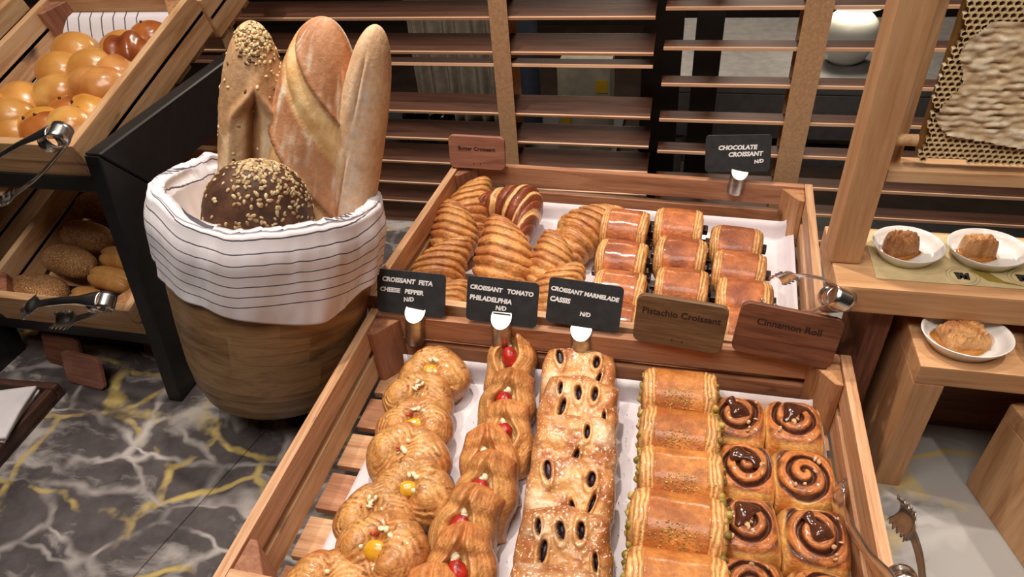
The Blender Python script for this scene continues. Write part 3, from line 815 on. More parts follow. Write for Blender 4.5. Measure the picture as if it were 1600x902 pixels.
# log shaped filled croissant: X along the roll, glazed band in the middle, laminated ends
def logc(seed, kind, a=.040, ry=.034, rz=.035):
    r = empty('pistachio_croissant' if kind == 'pist' else 'chocolate_croissant')
    t = np.linspace(-1, 1, 150); t = np.sign(t) * (1 - (1 - np.abs(t)) ** 1.0)
    an = np.linspace(0, 2 * PI, 110, endpoint=False)
    T_, A = np.meshgrid(t, an, indexing='ij')
    e = 2.15
    cy, cz = np.cos(A), np.sin(A)
    sy = np.sign(cy) * np.abs(cy) ** (2 / e); sz = np.sign(cz) * np.abs(cz) ** (2 / e)
    q = np.stack([T_ * a, ry * cy, rz * cz], -1)
    at = np.abs(T_ + .07 * fbm(q, 24, seed))
    end = sm(at, .64, .68)
    lam = np.sin(2 * PI * ((at - .66) * 9 + 1.0 * fbm(q, 40, seed + 3)))
    # the rolled end: a spiral seen from the side (cap rows)
    cap = np.clip((np.abs(T_) - .90) / .10, 0, 1)
    capr = np.clip(1 - cap, 0, 1) ** .42
    spiral = np.sin(2 * PI * (capr * 2.6 + A / (2 * PI) + seed * .3))
    g = 1 - .09 * sm(at, .6, .95) + .012 * end * np.clip(1 - cap * 4, 0, 1) - .03 * np.exp(-((at - .66) / .02) ** 2) + .007 * lam * end + .02 * fbm(q, 40, seed + 1) - .022 * (1 - end) * (.5 + fbm(q, 24, seed + 9))
    rr = g * np.where(cap > 0, capr, 1)
    X = a * np.sign(T_) * (np.minimum(np.abs(T_), .90) / .90) * (1 - .04 * (1 - sz)) + np.sign(T_) * .004 * np.sin(cap * PI) + np.sign(T_) * .0015 * spiral * (cap > 0)
    P = np.stack([X, ry * sy * rr, rz * sz * rr + rz], -1)
    if kind == 'pist': mid1, mid2 = L(204, 134, 66), L(172, 98, 42)
    else: mid1, mid2 = L(190, 112, 60), L(148, 78, 42)
    C = mixc(mid1, mid2, sm(fbm(q, 38, seed + 5), -.35, .45))
    C = mixc(C, mid2, .5 * (1 - sm(sz, -.4, .3)))
    ec = mixc(L(214, 156, 92), L(238, 196, 134), sm(lam + .6 * fbm(q, 60, 3), -.3, .9)); ec = mixc(ec, L(168, 98, 48), sm(-lam, .5, 1.) * .6)
    C = mixc(C, ec, end)
    cc = mixc(L(232, 184, 118), L(176, 112, 58), sm(spiral, 0, .8))
    C = mixc(C, cc, (cap > 0).astype(float) * sm(cap, 0, .15))
    V, F, C = closed(P, C)
    mk('crust', V, F, GLZ, r, True, C)
    rn = random.Random(seed)
    if kind == 'pist':
        sp = []
        for s in (-1, 1):
            for k in range(70):
                th = rn.uniform(0, 2 * PI); rad = rn.random() ** .4
                if s * math.sin(seed) > 0 and k > 50: rad = 1.06
                y = ry * .92 * rad * math.cos(th); z = rz + rz * .86 * rad * math.sin(th) - .003
                sp.append(((s * (a + rn.uniform(-.003, .005)), y, z), [rn.uniform(.0022, .0050)] * 3, rn.randrange(99), L(*rn.choice([(150, 128, 48), (176, 152, 66), (126, 104, 42), (190, 168, 92)]))))
        o = lumps('pistachio_filling', sp, PIST, r, stuff=True); o['label'] = 'green pistachio cream at both ends'
        sp = []
        for k in range(100):
            x = rn.gauss(0, .013); y = -ry * rn.uniform(.2, .80) + rn.gauss(0, .002)
            yy = min(.97, abs(y) / ry); z = rz + rz * (1 - yy ** e) ** (1 / e) * 1.0 - .0004
            sp.append(((x, y, z), [rn.uniform(.0005, .0011)] * 3, rn.randrange(99), L(*rn.choice([(186, 160, 84), (206, 180, 110), (160, 132, 64)]))))
        o = lumps('pistachio_crumbs', sp, PIST, r, n=5, stuff=True)
    else:
        for y, z in ((-.010, .026), (.011, .036)):
            bm = bmesh.new(); boxbm(bm, (2 * a + .024, .012, .011), (0, y, z), rot=None, bev=.002)
            bmobj('chocolate_stick', bm, CHOC, r)
    return r
# lattice pastry, slits showing berries
def lattice(seed, a=.049, b=.052, H=.030):
    r = empty('berry_lattice_pastry'); rn = random.Random(seed)
    sl = []
    for row, yy in enumerate((.030, .004, -.022)):
        for c in range(3):
            if rn.random() < .42: continue
            x = (-.024 + .023 * c) + (0.008 if row % 2 else -.004) + rn.uniform(-.005, .005)
            sl.append((x, yy + rn.uniform(-.006, .006), rn.uniform(.0022, .0046), rn.uniform(.008, .012), rn.uniform(-.35, .35)))
    def q_(X, Y, s):
        x, y, w, l, an = s; c, sn = math.cos(an), math.sin(an)
        dx = (X - x) * c + (Y - y) * sn; dy = -(X - x) * sn + (Y - y) * c
        return (dx / w) ** 2 + (dy / l) ** 2
    def top(X, Y, U, V, E_):
        P = stk(X, Y)
        d = .004 * fbm(P, 55, seed) + .0012 * fbm(P, 170, seed + 2)
        X = X + .003 * fbm(P, 40, seed + 5); Y = Y + .003 * fbm(P, 40, seed + 6)
        for s in sl:
            qq = q_(X, Y, s)
            d = d - .0150 * (1 - sm(qq, .60, 1.10)) + .0030 * np.exp(-((np.sqrt(qq) - 1.55) / .42) ** 2)
        return X, Y, d
    def col(X, Y, U, V, Z, dz):
        P = stk(X, Y)
        C = mixc(L(222, 168, 104), L(180, 112, 60), sm(fbm(P, 60, seed + 3), -.3, .45))
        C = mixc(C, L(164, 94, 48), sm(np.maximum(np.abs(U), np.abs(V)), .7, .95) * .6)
        C = mixc(C, L(238, 214, 182), sm(fbm(P, 38, seed + 8), .1, .6) * .6)
        for s in sl:
            qq = q_(X, Y, s); C = mixc(C, L(48, 20, 30), 1 - sm(qq, .7, 1.05))
            C = mixc(C, L(230, 180, 120), .25 * np.exp(-((np.sqrt(qq) - 1.5) / .3) ** 2))
        return C
    V, F, C = pad(a, b, H, top, col, 130, .22, .30, 5.)
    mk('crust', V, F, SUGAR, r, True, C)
    sp = [((s[0], s[1], H * .66), (s[2] * .8, s[3] * .72, .003), i, ) for i, s in enumerate(sl)]
    parts = []
    for i, s in enumerate(sl):
        e = ellip('berry_filling', (s[2] * .95, s[3] * .86, .0026), (s[0], s[1], H * .50), BERRY, r, (0, 0, s[4]), .25, 300, i, 8)
    return r
# savoury pastry folded over a tomato half
def tomato(seed, a=.037, b=.052, H=.032):
    r = empty('tomato_pastry'); rn = random.Random(seed)
    def parts_(X, Y):
        # two folded side flaps meeting over a slot that opens in the middle
        slot = .0125 * np.exp(-((Y - .004) / .019) ** 2) + .001
        return slot
    def top(X, Y, U, V, E_):
        P = stk(X, Y); s = parts_(X, Y)
        d = .0022 * fbm(P, 50, seed)
        ax = np.abs(X + .003 * np.sin(Y * 70 + seed))
        lip = np.exp(-((ax - s - .006) / .006) ** 2)
        d = d + .0065 * lip - .013 * (1 - sm(ax, s * .7, s + .004)) * np.exp(-((Y - .004) / .024) ** 2) - .004 * (1 - sm(ax, 0, .004))
        # laminations run along the folds and fan out at the ends
        lam = np.sin(2 * PI * ((ax - s) / .0040 + 1.2 * fbm(P, 30, seed + 2) + (Y / .03) ** 2 * .6))
        d = d + .00016 * lam
        d = d - .004 * np.exp(-((Y - .022) / .006) ** 2) + .003 * np.exp(-((Y - .034) / .008) ** 2)
        X = X * (1 - .16 * (V * .5 + .5) - .06 * np.cos(V * 5 + seed)) + .002 * fbm(P, 35, seed + 4)
        return X, Y + .002 * fbm(P, 35, seed + 9), d
    def col(X, Y, U, V, Z, dz):
        P = stk(X, Y); s = parts_(X, Y); ax = np.abs(X + .003 * np.sin(Y * 70 + seed))
        lam = np.sin(2 * PI * ((ax - s) / .0040 + 1.2 * fbm(P, 30, seed + 2) + (Y / .03) ** 2 * .6))
        C = mixc(L(230, 170, 102), L(196, 124, 68), sm(fbm(P, 45, seed + 5), -.2, .6))
        C = mixc(C, L(244, 202, 140), sm(lam, .2, .9) * .3); C = mixc(C, L(150, 82, 40), sm(-lam, .4, 1) * .2)
        C = mixc(C, L(196, 116, 62), sm(V, .55, .85) * .6)
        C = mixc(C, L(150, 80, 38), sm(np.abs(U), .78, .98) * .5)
        C = mixc(C, L(238, 204, 140), (1 - sm(ax, s * .6, s + .003)) * np.exp(-((Y - .004) / .024) ** 2))
        return C
    V, F, C = pad(a, b, H, top, col, 110, .30, .36, 3.2)
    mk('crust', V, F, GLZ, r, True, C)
    o = ellip('tomato_half', (.0105, .0145, .0095), (rn.uniform(-.001, .001), .004, H * .92), TOM, r, (.1, 0, rn.uniform(-.3, .3)), .22, 110, seed)
    sp = [((rn.uniform(-.004, .004), .017 + .003 * k, H * .80), (.0045, .005, .0035), seed + k) for k in range(2)] + [((rn.uniform(-.004, .006), -.018, H * .78), (.005, .0045, .0035), seed + 7)]
    for k, s_ in enumerate(sp): lumps('cheese_chunk', [s_], FETA, r)
    return r
# egg and feta pastry with two curled lobes
def feta(seed, a=.049, b=.043, H=.026):
    r = empty('feta_pastry'); rn = random.Random(seed)
    def lob(X, Y):
        wx = .006 * fbm(stk(X, Y), 30, seed + 20); wy = .006 * fbm(stk(X, Y), 30, seed + 21); d1_ = np.hypot((X + .024 + wx), (Y - .002 + wy) / 1.15); d2_ = np.hypot((X - .021 + wx), (Y + .003 + wy) / 1.1)
        return d1_, d2_
    def lamf(X, Y):
        P = stk(X, Y); d1_, d2_ = lob(X, Y); dm = np.minimum(d1_, d2_)
        an = np.arctan2(Y - .002, np.abs(X) - .023)
        return dm, np.sin(2 * PI * (dm / .0052 + .22 * an + 1.7 * fbm(P, 42, seed))), an
    def top(X, Y, U, V, E_):
        P = stk(X, Y); dm, lam, an = lamf(X, Y)
        d = .0075 * np.exp(-(dm / .017) ** 2) + (.0003 + .0006 * np.clip(fbm(P, 50, seed + 12) + .4, 0, 1)) * lam * sm(dm, .006, .015) + .0022 * fbm(P, 40, seed + 1) + .0005 * fbm(P, 190, seed + 2)
        d = d - .0085 * np.exp(-(X / .0095) ** 2) * np.exp(-((Y - .004) / .024) ** 2)
        rr = 1 - .05 * np.exp(-((np.abs(U)) / .12) ** 2) * np.abs(V) + .035 * np.sin(3 * np.arctan2(V, U) + seed)
        return X * rr, Y * rr, d
    def col(X, Y, U, V, Z, dz):
        P = stk(X, Y); dm, lam, an = lamf(X, Y)
        C = mixc(L(230, 172, 100), L(196, 124, 62), sm(fbm(P, 42, seed + 5), -.3, .5))
        C = mixc(C, L(246, 208, 146), sm(lam, .2, .9) * .4 * sm(dm, .004, .014)); C = mixc(C, L(160, 92, 44), sm(-lam, .45, 1) * .35 * sm(dm, .004, .014))
        C = mixc(C, L(168, 98, 48), sm(np.maximum(np.abs(U), np.abs(V)), .72, .96) * .55)
        C = mixc(C, L(92, 54, 28), sm(fbm(P, 230, seed + 8), .42, .55) * .7)
        return C
    V, F, C = pad(a, b, H, top, col, 110, .62, .38, 3.)
    mk('crust', V, F, GLZ, r, True, C)
    if seed % 3 != 1:
        ellip('egg_custard', (.0125, .0095, .0055), (rn.uniform(-.006, .002), .004, H * .82), CUST, r, (0, 0, .3), .2, 120, seed)
    for k in range(7):
        x = rn.gauss(0, .008); y = rn.uniform(-.018, .026)
        lumps('feta_crumb', [((x, y, H * .83 + abs(x) * .25), [rn.uniform(.002, .005), rn.uniform(.002, .0045), rn.uniform(.0018, .0035)], seed * 9 + k)], FETA, r, n=6)
    for k in range(2):
        x = rn.gauss(0, .007); y = rn.uniform(-.01, .02)
        lumps('pepper_piece', [((x, y, H * .84 + abs(x) * .2), (.0042, .0020, .0016), seed * 7 + k)], PEPR, r, n=6)
    return r
# cinnamon roll: square bun with a wound top
def cinna(seed, a=.0335, b=.036, H=.050, sauce=True, flip=1):
    r = empty('cinnamon_roll'); rn = random.Random(seed)
    cx, cy = rn.uniform(-.003, .003), rn.uniform(-.002, .004)
    def sp_(X, Y):
        x = (X - cx) * flip; y = Y - cy; rad = np.hypot(x, y * .9); an = np.arctan2(y, x) + seed
        f = rad / .0135 - an / (2 * PI) + .10 * fbm(stk(X, Y), 60, seed)
        return rad, f - np.floor(f)
    def top(X, Y, U, V, E_):
        P = stk(X, Y); rad, f = sp_(X, Y)
        g = np.exp(-((f - .5) / .17) ** 2)
        d = -.0075 * g * (1 - sm(rad, .024, .032)) + .006 * np.exp(-(rad / .018) ** 2) + .0015 * fbm(P, 70, seed + 1)
        k = 1 + .03 * fbm(P, 30, seed + 3)
        return X * k, Y * k, d
    def col(X, Y, U, V, Z, dz):
        P = stk(X, Y); rad, f = sp_(X, Y)
        C = mixc(L(196, 118, 58), L(150, 80, 38), sm(fbm(P, 60, seed + 5), -.3, .5))
        C = mixc(C, L(220, 150, 84), np.exp(-((f - .05) / .12) ** 2) * .5)
        dark = sm(.23 - np.abs(f - .5), 0, .06)
        C = mixc(C, L(84, 44, 28), dark * (1 - sm(rad, .030, .036)))
        C = mixc(C, L(88, 48, 30), sm(fbm(P, 120, seed + 8), .2, .5) * .55)
        side = sm(np.maximum(np.abs(U), np.abs(V)), .80, .92)
        C = mixc(C, mixc(L(236, 192, 122), L(216, 152, 84), sm(fbm(P, 90, 3), -.2, .5)), side * (1 - sm(Z, H * .80, H * 1.02)))
        return C
    V, F, C = pad(a, b, H, top, col, 110, .16, .22, 6.)
    mk('dough', V, F, GLZ, r, True, C)
    if sauce:
        # chocolate sauce pooled across the top, one thick drip
        nn = 36; s = np.linspace(0, 1, nn); a_ = np.linspace(0, 2 * PI, 26, endpoint=False)
        S, A = np.meshgrid(s, a_, indexing='ij')
        th = .9 * flip
        w = (.0085 + .0025 * np.sin(S * 8 + seed * 2)) * np.clip(1 - np.abs(2 * S - 1) ** 3, 0, 1) ** .5
        lx = .034 * (S - .5); ly = w * np.cos(A) + .004 * np.sin(S * 6 + seed)
        P = np.stack([lx * math.sin(th) * 1. + ly * math.cos(th) - .002, -lx * math.cos(th) + ly * math.sin(th) + .006, H * 1.035 + .0050 * np.sin(A) * (w / .0085) + .0035 * np.cos((S - .5) * 2.6) + .001 * np.sin(S * 12)], -1)
        V, F, _ = closed(P); mk('chocolate_sauce', V, F, SAUCE, r)
    for k in range(6):
        x, y = rn.uniform(-.02, .022), rn.uniform(-.024, .024)
        lumps('hazelnut_piece', [((x, y, H * 1.05), [rn.uniform(.002, .0045), rn.uniform(.0018, .003), rn.uniform(.001, .002)], seed * 5 + k)], NUT, r, n=6)
    return r

# ------------------------------------------------------------------ nearer crate: five rows
Z0 = ZB + .016
rn = random.Random(11)
# row 1: feta pastries
protos = {}
def use(key, maker, loc, rot, label, group, cat, scale=1.):
    """first use moves the pastry itself, later uses are copies with their own label"""
    if key not in protos:
        o = maker(); protos[key] = o; place(o, loc, rot, label, group, scale)
        tag(o, label, cat, group)
    else:
        o = dup(protos[key], loc, rot, label, group, scale)
    return o
def order(i, n):
    names = ['farthest', 'second farthest', 'third farthest', 'fourth farthest', 'fifth farthest', 'sixth farthest', 'seventh farthest', 'eighth farthest']
    if i == n - 1: return 'nearest'
    if i == n - 2: return 'second nearest'
    if i == n - 3 and n > 5: return 'third nearest'
    return names[i]
A_ = [(-.296, .588, .2, 1.0), (-.300, .541, -.15, 1.0), (-.290, .497, .25, 1.0), (-.284, .452, -.1, 1.1), (-.262, .410, .1, 1.02), (-.292, .372, .35, .95), (-.268, .334, -.2, 1.1), (-.312, .290, .35, 1.06)]
extra = ['with bare golden top', 'with pale cheese and pepper', 'with melted feta', 'broad with curled lobes', 'with a strip of red pepper', 'small with feta at its left', 'broad with yellow egg and feta', 'tilted with round yellow egg']
for i, (x, y, rz, s) in enumerate(A_):
    k = (0, 1, 2, 4)[i % 4]
    use(('feta', k), lambda: feta(k + 3), (x, y, Z0 + .026 - (.012 if i == 7 else 0)), (T(30), rn.uniform(-.08, .08), rz), '%s feta pastry in the leftmost row, %s' % (order(i, 8), extra[i]), 'feta and pepper pastries in the leftmost row', 'pastry', s)
B_ = [(-.197, .622, .0, .95), (-.187, .555, -.08, 1.), (-.176, .507, .1, .95), (-.187, .462, .28, 1.), (-.180, .425, -.1, 1.), (-.190, .378, -.25, 1.03), (-.182, .328, .08, 1.05), (-.196, .280, .1, 1.05)]
extra = ['small and plain', 'with a wrinkled tomato', 'half covered', 'turned to the left', 'squeezed behind another', 'with tomato half hidden', 'with a large red tomato', 'cut off by the photo edge']
for i, (x, y, rz, s) in enumerate(B_):
    k = (0, 1, 2)[i % 3]
    use(('tom', k), lambda: tomato(k + 2), (x, y, Z0 + .022 + (.012 if i == 0 else 0)), (T(33), rn.uniform(-.06, .06), rz), '%s tomato pastry in the second row from the left, %s' % (order(i, 8), extra[i]), 'tomato pastries in the second row', 'pastry', s)
C_ = [(-.106, .600, .03, .98), (-.097, .548, -.06, 1.), (-.092, .488, .05, 1.), (-.088, .425, -.03, 1.), (-.082, .362, .04, 1.02), (-.082, .300, -.02, 1.)]
extra = ['heavily dusted with sugar', 'with several long dark slits', 'with two small slits', 'with three dark slits', 'broad and golden', 'cut off by the photo edge']
for i, (x, y, rz, s) in enumerate(C_):
    k = (0, 1, 2)[i % 3]
    use(('lat', k), lambda: lattice(k + 5), (x, y, Z0 + .026), (T(31), rn.uniform(-.04, .04), rz), '%s berry lattice pastry in the middle row, %s' % (order(i, 6), extra[i]), 'berry lattice pastries in the middle row', 'pastry', s)
D_ = [(.020, .592, .02, .98), (.024, .536, -.03, 1.), (.027, .480, .02, 1.), (.027, .418, -.02, 1.08), (.028, .352, .03, 1.08), (.028, .290, 0., 1.05)]
extra = ['with green filling at its right', 'pale at both ends', 'sprinkled with pistachio crumbs', 'large and glossy brown', 'glossy with filling spilling left', 'cut off by the photo edge']
for i, (x, y, rz, s) in enumerate(D_):
    k = (0, 1)[i % 2]
    use(('pis', k), lambda: logc(k + 2, 'pist'), (x, y, Z0 + .003 + .010 * (i == 0)), (T(12), 0, rz), '%s pistachio croissant in the fourth row, %s' % (order(i, 6), extra[i]), 'pistachio croissants in the fourth row', 'croissant', s)
E_ = [(.091, .568, 1), (.154, .570, -1), (.094, .498, 1), (.157, .499, -1), (.097, .427, 1), (.160, .427, -1), (.099, .356, 1), (.162, .355, -1), (.100, .285, 1), (.163, .284, -1)]
rows = ['farthest', 'second', 'third', 'fourth', 'nearest']
for i, (x, y, fl) in enumerate(E_):
    k = (0, 1, 2, 3, 1, 0, 4, 5, 4, 5)[i]
    use(('cin', k), lambda: cinna(k + 1, sauce=k < 3, flip=1 if k % 2 == 0 else -1), (x, y, Z0), (rn.uniform(-.05, .08), rn.uniform(-.06, .06), rn.uniform(-.08, .08)), '%s cinnamon roll of the %s pair in the rightmost row' % ('left' if fl == 1 else 'right', rows[i // 2]), 'cinnamon rolls in the rightmost row', 'cinnamon roll', 1.0)

cs_ = []
for k in range(90):
    x, y = rn.choice([(-.137, .05), (-.235, .03), (-.035, .02), (-.30, .05)])[0] + rn.gauss(0, .007), rn.uniform(.27, .60)
    cs_.append(((x, y, Z0 + .0022), [rn.uniform(.0006, .0014), rn.uniform(.0004, .0008), .0004], rn.randrange(99), L(*rn.choice([(70, 54, 40), (120, 84, 52), (196, 146, 90)]))))
o = lumps('pastry_crumbs', cs_, PIST, None, n=5, stuff=True); tag(o, 'dark crumbs and seeds scattered on the white paper between the pastry rows', 'crumbs')

# ------------------------------------------------------------------ farther crate
G = 'plain croissants in the farther crate'
cr = [(('c', 0), (-.352, .975, Z0 + .018), (0, T(-34), T(96)), 1.05, 'plain croissant standing tallest in the far left corner of the farther crate'),
      (('c', 1), (-.362, .905, Z0 + .016), (0, T(-30), T(92)), 1.02, 'plain croissant at the left end, second from the back of the farther crate'),
      (('c', 2), (-.350, .800, Z0 + .014), (0, T(-28), T(86)), 1.05, 'broad plain croissant at the left end, above the feta cheese card'),
      (('c', 0), (-.322, .715, Z0 + .002), (0, T(-16), T(92)), .98, 'plain croissant lowest at the left end, partly behind the feta cheese card'),
      (('c', 1), (-.262, .845, Z0 + .014), (0, T(-32), T(92)), 1.2, 'large plain croissant pointing up behind the tomato card'),
      (('c', 2), (-.256, .735, Z0 + .002), (0, T(-8), T(88)), .85, 'small plain croissant low behind the tomato card'),
      (('c', 2), (-.140, .930, Z0 + .018), (0, T(-24), T(52)), 1.05, 'plain croissant lying askew beside the first chocolate croissants'),
      (('c', 1), (-.187, .850, Z0 + .010), (0, T(-26), T(80)), .95, 'plain croissant in front of the askew one, right of centre'),
      (('c', 0), (-.162, .765, Z0 + .006), (0, T(-24), T(86)), 1.05, 'plain croissant low behind the marmalade card')]
for key, loc, rot, s, lb in cr:
    use(key, lambda: croissant(key[1] * 3 + 2, bend=(.012, -.010, .016)[key[1]]), loc, rot, lb, G, 'croissant', s)
st = croissant(8, .135, .034, .035, True); place(st, (-.268, .965, Z0 + .030), (T(10), T(6), T(-36)), None, None, 1.22)
st.name = 'striped_croissant'; tag(st, 'glossy curved croissant with dark brown and cream stripes at the back of the farther crate', 'croissant')
Fc = [(-.077, .925, 0), (-.074, .850, 0), (-.070, .782, 0), (-.069, .714, 0), (.004, .935, 1), (.011, .866, 1), (.015, .797, 1), (.090, .900, 2), (.094, .842, 2), (.099, .785, 2), (.103, .725, 2)]
cn = ['left', 'middle', 'right']
pos = [0, 0, 0]; tot = [4, 3, 4]; nm = {4: ['farthest', 'second farthest', 'second nearest', 'nearest'], 3: ['farthest', 'central', 'nearest']}
for i, (x, y, c) in enumerate(Fc):
    k = i % 2; lb = '%s chocolate croissant in the %s column of the farther crate' % (nm[tot[c]][pos[c]], cn[c]); pos[c] += 1
    use(('cho', k), lambda: logc(k + 5, 'choc', .033, .037, .037), (x, y, Z0 + .002 + max(0, y - .74) * .09), (T(14), 0, T(-2.5) + rn.uniform(-.05, .05)), lb, 'chocolate croissants in three columns', 'croissant', 1.)
# ------------------------------------------------------------------ name cards and their steel holders
def holder(loc, rot=(0, 0, 0), label='', r_=.0135, h=.050):
    """steel cylinder cut on the slant at the top, slotted for a card; origin at the bottom"""
    o = empty('card_holder', loc, rot); tag(o, label, 'card holder', 'steel card holders on the crates')
    n = 40; P = []
    for k, (rr, zf) in enumerate([(0, 0), (r_ * .96, 0), (r_, .001), (r_, 1), (r_ * .96, 1), (0, 1)]):
        ring = []
        for a in np.linspace(0, 2 * PI, n, endpoint=False):
            x, y = rr * math.cos(a), rr * math.sin(a)
            z = zf if zf < 1 else h + y * .75
            ring.append((x, y, z))
        P.append(ring)
    V, F, _ = closed(np.array(P))
    b = mk('cylinder', V, F, BRUSH, o, True)
    md = b.modifiers.new('e', 'EDGE_SPLIT'); md.split_angle = T(40)
    s = board('slot', (r_ * 1.7, .0016, .0010), (0, .003, h + .0022 + .001), DARK, o, bev=.0002)
    return o
def card(loc, rot, lines, label, w=.094, h=.060):
    o = empty('name_card', loc, rot); tag(o, label, 'card', 'black chalk name cards')
    rplate('card_board', w, h, .0012, .006, SLATE, o)
    for k, (s, x, z, sz, tilt) in enumerate(lines):
        text('chalk_writing', s, sz * .92, (x, -.0009, z), (PI / 2, T(tilt), 0), CHALK, o, .12, .00042 * sz / .009, 'LEFT', .0001, 1.0)
    return o
hl = 'short brushed steel holder gripping the %s card'
yb = .628
cards = [(-.334, .6335, .1605, 3, [('CROISSANT  FETA', -.040, .044, .0092, 1), ('CHEESE   PEPPER', -.043, .030, .0088, 1), ('N/D', -.010, .018, .0085, -6)], 'black card reading croissant feta cheese pepper at the left end', 'feta cheese pepper'),
         (-.210, .6335, .1605, 1, [('CROISSANT   TOMATO', -.043, .043, .0086, 1), ('PHILADELPHIA', -.043, .029, .0092, 1), ('N/D', -.008, .0185, .0085, 0)], 'black card reading croissant tomato philadelphia', 'tomato philadelphia'),
         (-.1055, .6395, .163, -2, [('CROISSANT MARMELADE', -.044, .043, .0082, 2), ('CASSIS', -.044, .029, .0094, 1), ('N/D', -.004, .015, .0080, 0)], 'black card reading croissant marmelade cassis', 'marmelade cassis')]
for x, y, z, rz, ln, lb, sh in cards:
    card((x, y, z), (T(-24), T(3), T(rz)), ln, lb)
for (x, y, z), rot, sh, h in (((-.334, .6285, .118), (T(-6), T(8), 0), 'feta cheese pepper', .0445), ((-.210, .6285, .122), (T(-6), T(2), 0), 'tomato philadelphia', .0405), ((-.1055, .634, .112), (T(-4), 0, 0), 'marmelade cassis', .053)):
    holder((x, y, z), rot, hl % sh)
card((.0875, 1.031, .176), (T(-14), T(-4), T(-2)), [('CHOCOLATE', -.030, .036, .0105, -1), ('CROISSANT', -.014, .025, .0105, -2), ('N/D', .026, .014, .0085, -8)], 'black card reading chocolate croissant on the back rail of the farther crate', .100, .060)
holder((.0885, 1.0275, .140), (T(-4), T(6), 0), 'short brushed steel holder gripping the chocolate croissant card', .013, .038)
def sign(name, loc, rot, w, h, mat, txt, size, tz, label, bold=0.0003, group='engraved wooden signs on the crates', dots=True):
    o = empty(name, loc, rot); tag(o, label, 'sign', group)
    rplate('sign_board', w, h, .007, .010, mat, o)
    if txt: text('engraved_lettering', txt, size, (0, -.0037, tz), (PI / 2, 0, 0), BURN, o, 0, bold, 'CENTER', .0001, 1.)
    if dots:
        for dx in (-.006, .006):
            bm = bmesh.new(); bmesh.ops.create_cone(bm, cap_ends=True, segments=10, radius1=.0011, radius2=.0011, depth=.0006)
            d = bmobj('peg_hole', bm, BURN, o); d.location = (dx, -.0036, .010); d.rotation_euler = (PI / 2, 0, 0)
    return o
sign('wooden_sign', (.012, .628, .1575), (T(-10), T(3), T(-3)), .106, .066, W_WALG, 'Pistachio Croissant', .0118, .042, 'olive brown wooden sign reading pistachio croissant')
sign('wooden_sign', (.131, .626, .1560), (T(-12), T(5), T(-4)), .112, .067, W_WAL, 'Cinnamon Roll', .0118, .042, 'dark walnut sign reading cinnamon roll at the right end', dots=False)
sign('wooden_sign', (-.352, 1.036, .157), (T(-8), T(1), T(0)), .102, .060, W_PINK, 'Butter Croissant', .0100, .034, 'pinkish wooden sign reading butter croissant at the back left')

# ------------------------------------------------------------------ serving tongs
def tongs(name, loc, rot, label, Ln=.19, spread=(0, 0), claw=.030, group='steel serving tongs'):
    """origin at the sprung end; two arms run out along local X, a ring holds them"""
    o = empty(name, loc, rot); tag(o, label, 'tongs', group)
    # sprung head: band bent round, open towards the arms
    n = 26
    a = np.linspace(-PI * .5, PI * .5, n)
    rows = []
    w = .014
    for t_ in a:
        rows.append([(-.012 * math.cos(t_), s * w, .014 * math.sin(t_)) for s in (-1, -.5, 0, .5, 1)])
    V, F = grid(np.array(rows)); b = mk('spring_head', V, F, STEEL, o); md = b.modifiers.new('t', 'SOLIDIFY'); md.thickness = .0012
    # ring band
    P = []
    for x, gr in ((.004, 0), (.005, .0012), (.009, .0012), (.010, 0), (.018, 0), (.019, .0012), (.023, .0012), (.024, 0)):
        P.append([(x, (.0150 + gr) * math.cos(q), (.0140 + gr) * math.sin(q)) for q in np.linspace(0, 2 * PI, 36, endpoint=False)])
    V, F = grid(np.array(P), wrap=True); b = mk('ring', V, F, STEEL, o); md = b.modifiers.new('t', 'SOLIDIFY'); md.thickness = .001
    for sgn, sp_ in ((1, spread[0]), (-1, spread[1])):
        nx, nw = 90, 11; R_ = []
        for i in range(nx):
            u = i / (nx - 1); x = .0 + Ln * u
            neck = .013 - .006 * float(sm(u, .02, .25)) + 0.0
            wd = neck + (claw * .5 - .006) * float(sm(u, .68, .80)) * (1 - .25 * float(sm(u, .93, 1.0)))
            tooth = .0035 * math.cos(u * 150) * float(sm(u, .74, .78))
            z0 = sgn * (.0135 + sp_ * u + .010 * math.sin(u * PI * .9)) - sgn * .010 * float(sm(u, .78, 1))
            row = []
            for j in range(nw):
                v = -1 + 2 * j / (nw - 1)
                ww = wd + (tooth if abs(v) > .9 else 0)
                cup = sgn * (.0035 * (1 - v * v) * (1 - float(sm(u, .5, .7))) + .008 * (1 - v * v) * float(sm(u, .72, .85)))
                row.append((x, ww * v, z0 + cup))
            R_.append(row)
        V, F = grid(np.array(R_)); b = mk('arm', V, F, STEEL, o); md = b.modifiers.new('t', 'SOLIDIFY'); md.thickness = .0011
    return o

# ------------------------------------------------------------------ black stand with tilted bread crates
st = empty('bread_stand', (-.89, .75, 0)); tag(st, 'black metal stand with sloping legs carrying the bread crates at the left', 'stand')
for sx, x in ((1, -.722), (-1, -1.075)):
    def fr(nm, pts, parent=st):
        bm = bmesh.new()
        f = bm.faces.new([bm.verts.new((x - .011 + .89, y - .75, z)) for y, z in pts])
        e = bmesh.ops.extrude_face_region(bm, geom=[f])
        bmesh.ops.translate(bm, vec=(.024, 0, 0), verts=[v for v in e['geom'] if isinstance(v, bmesh.types.BMVert)])
        bmesh.ops.recalc_face_normals(bm, faces=bm.faces)
        bmesh.ops.bevel(bm, geom=bm.edges[:], offset=.002, segments=1, affect='EDGES')
        return bmobj(nm, bm, BLACK, parent)
    fr('leg', [(.560, .0), (.625, .0), (.690, .300), (.628, .383)])
    fr('top_bar', [(.629, .384), (.691, .301), (1.04, .310), (1.04, .392)])
    fr('rear_leg', [(1.00, .0), (1.05, .0), (1.05, .309), (1.00, .308)])
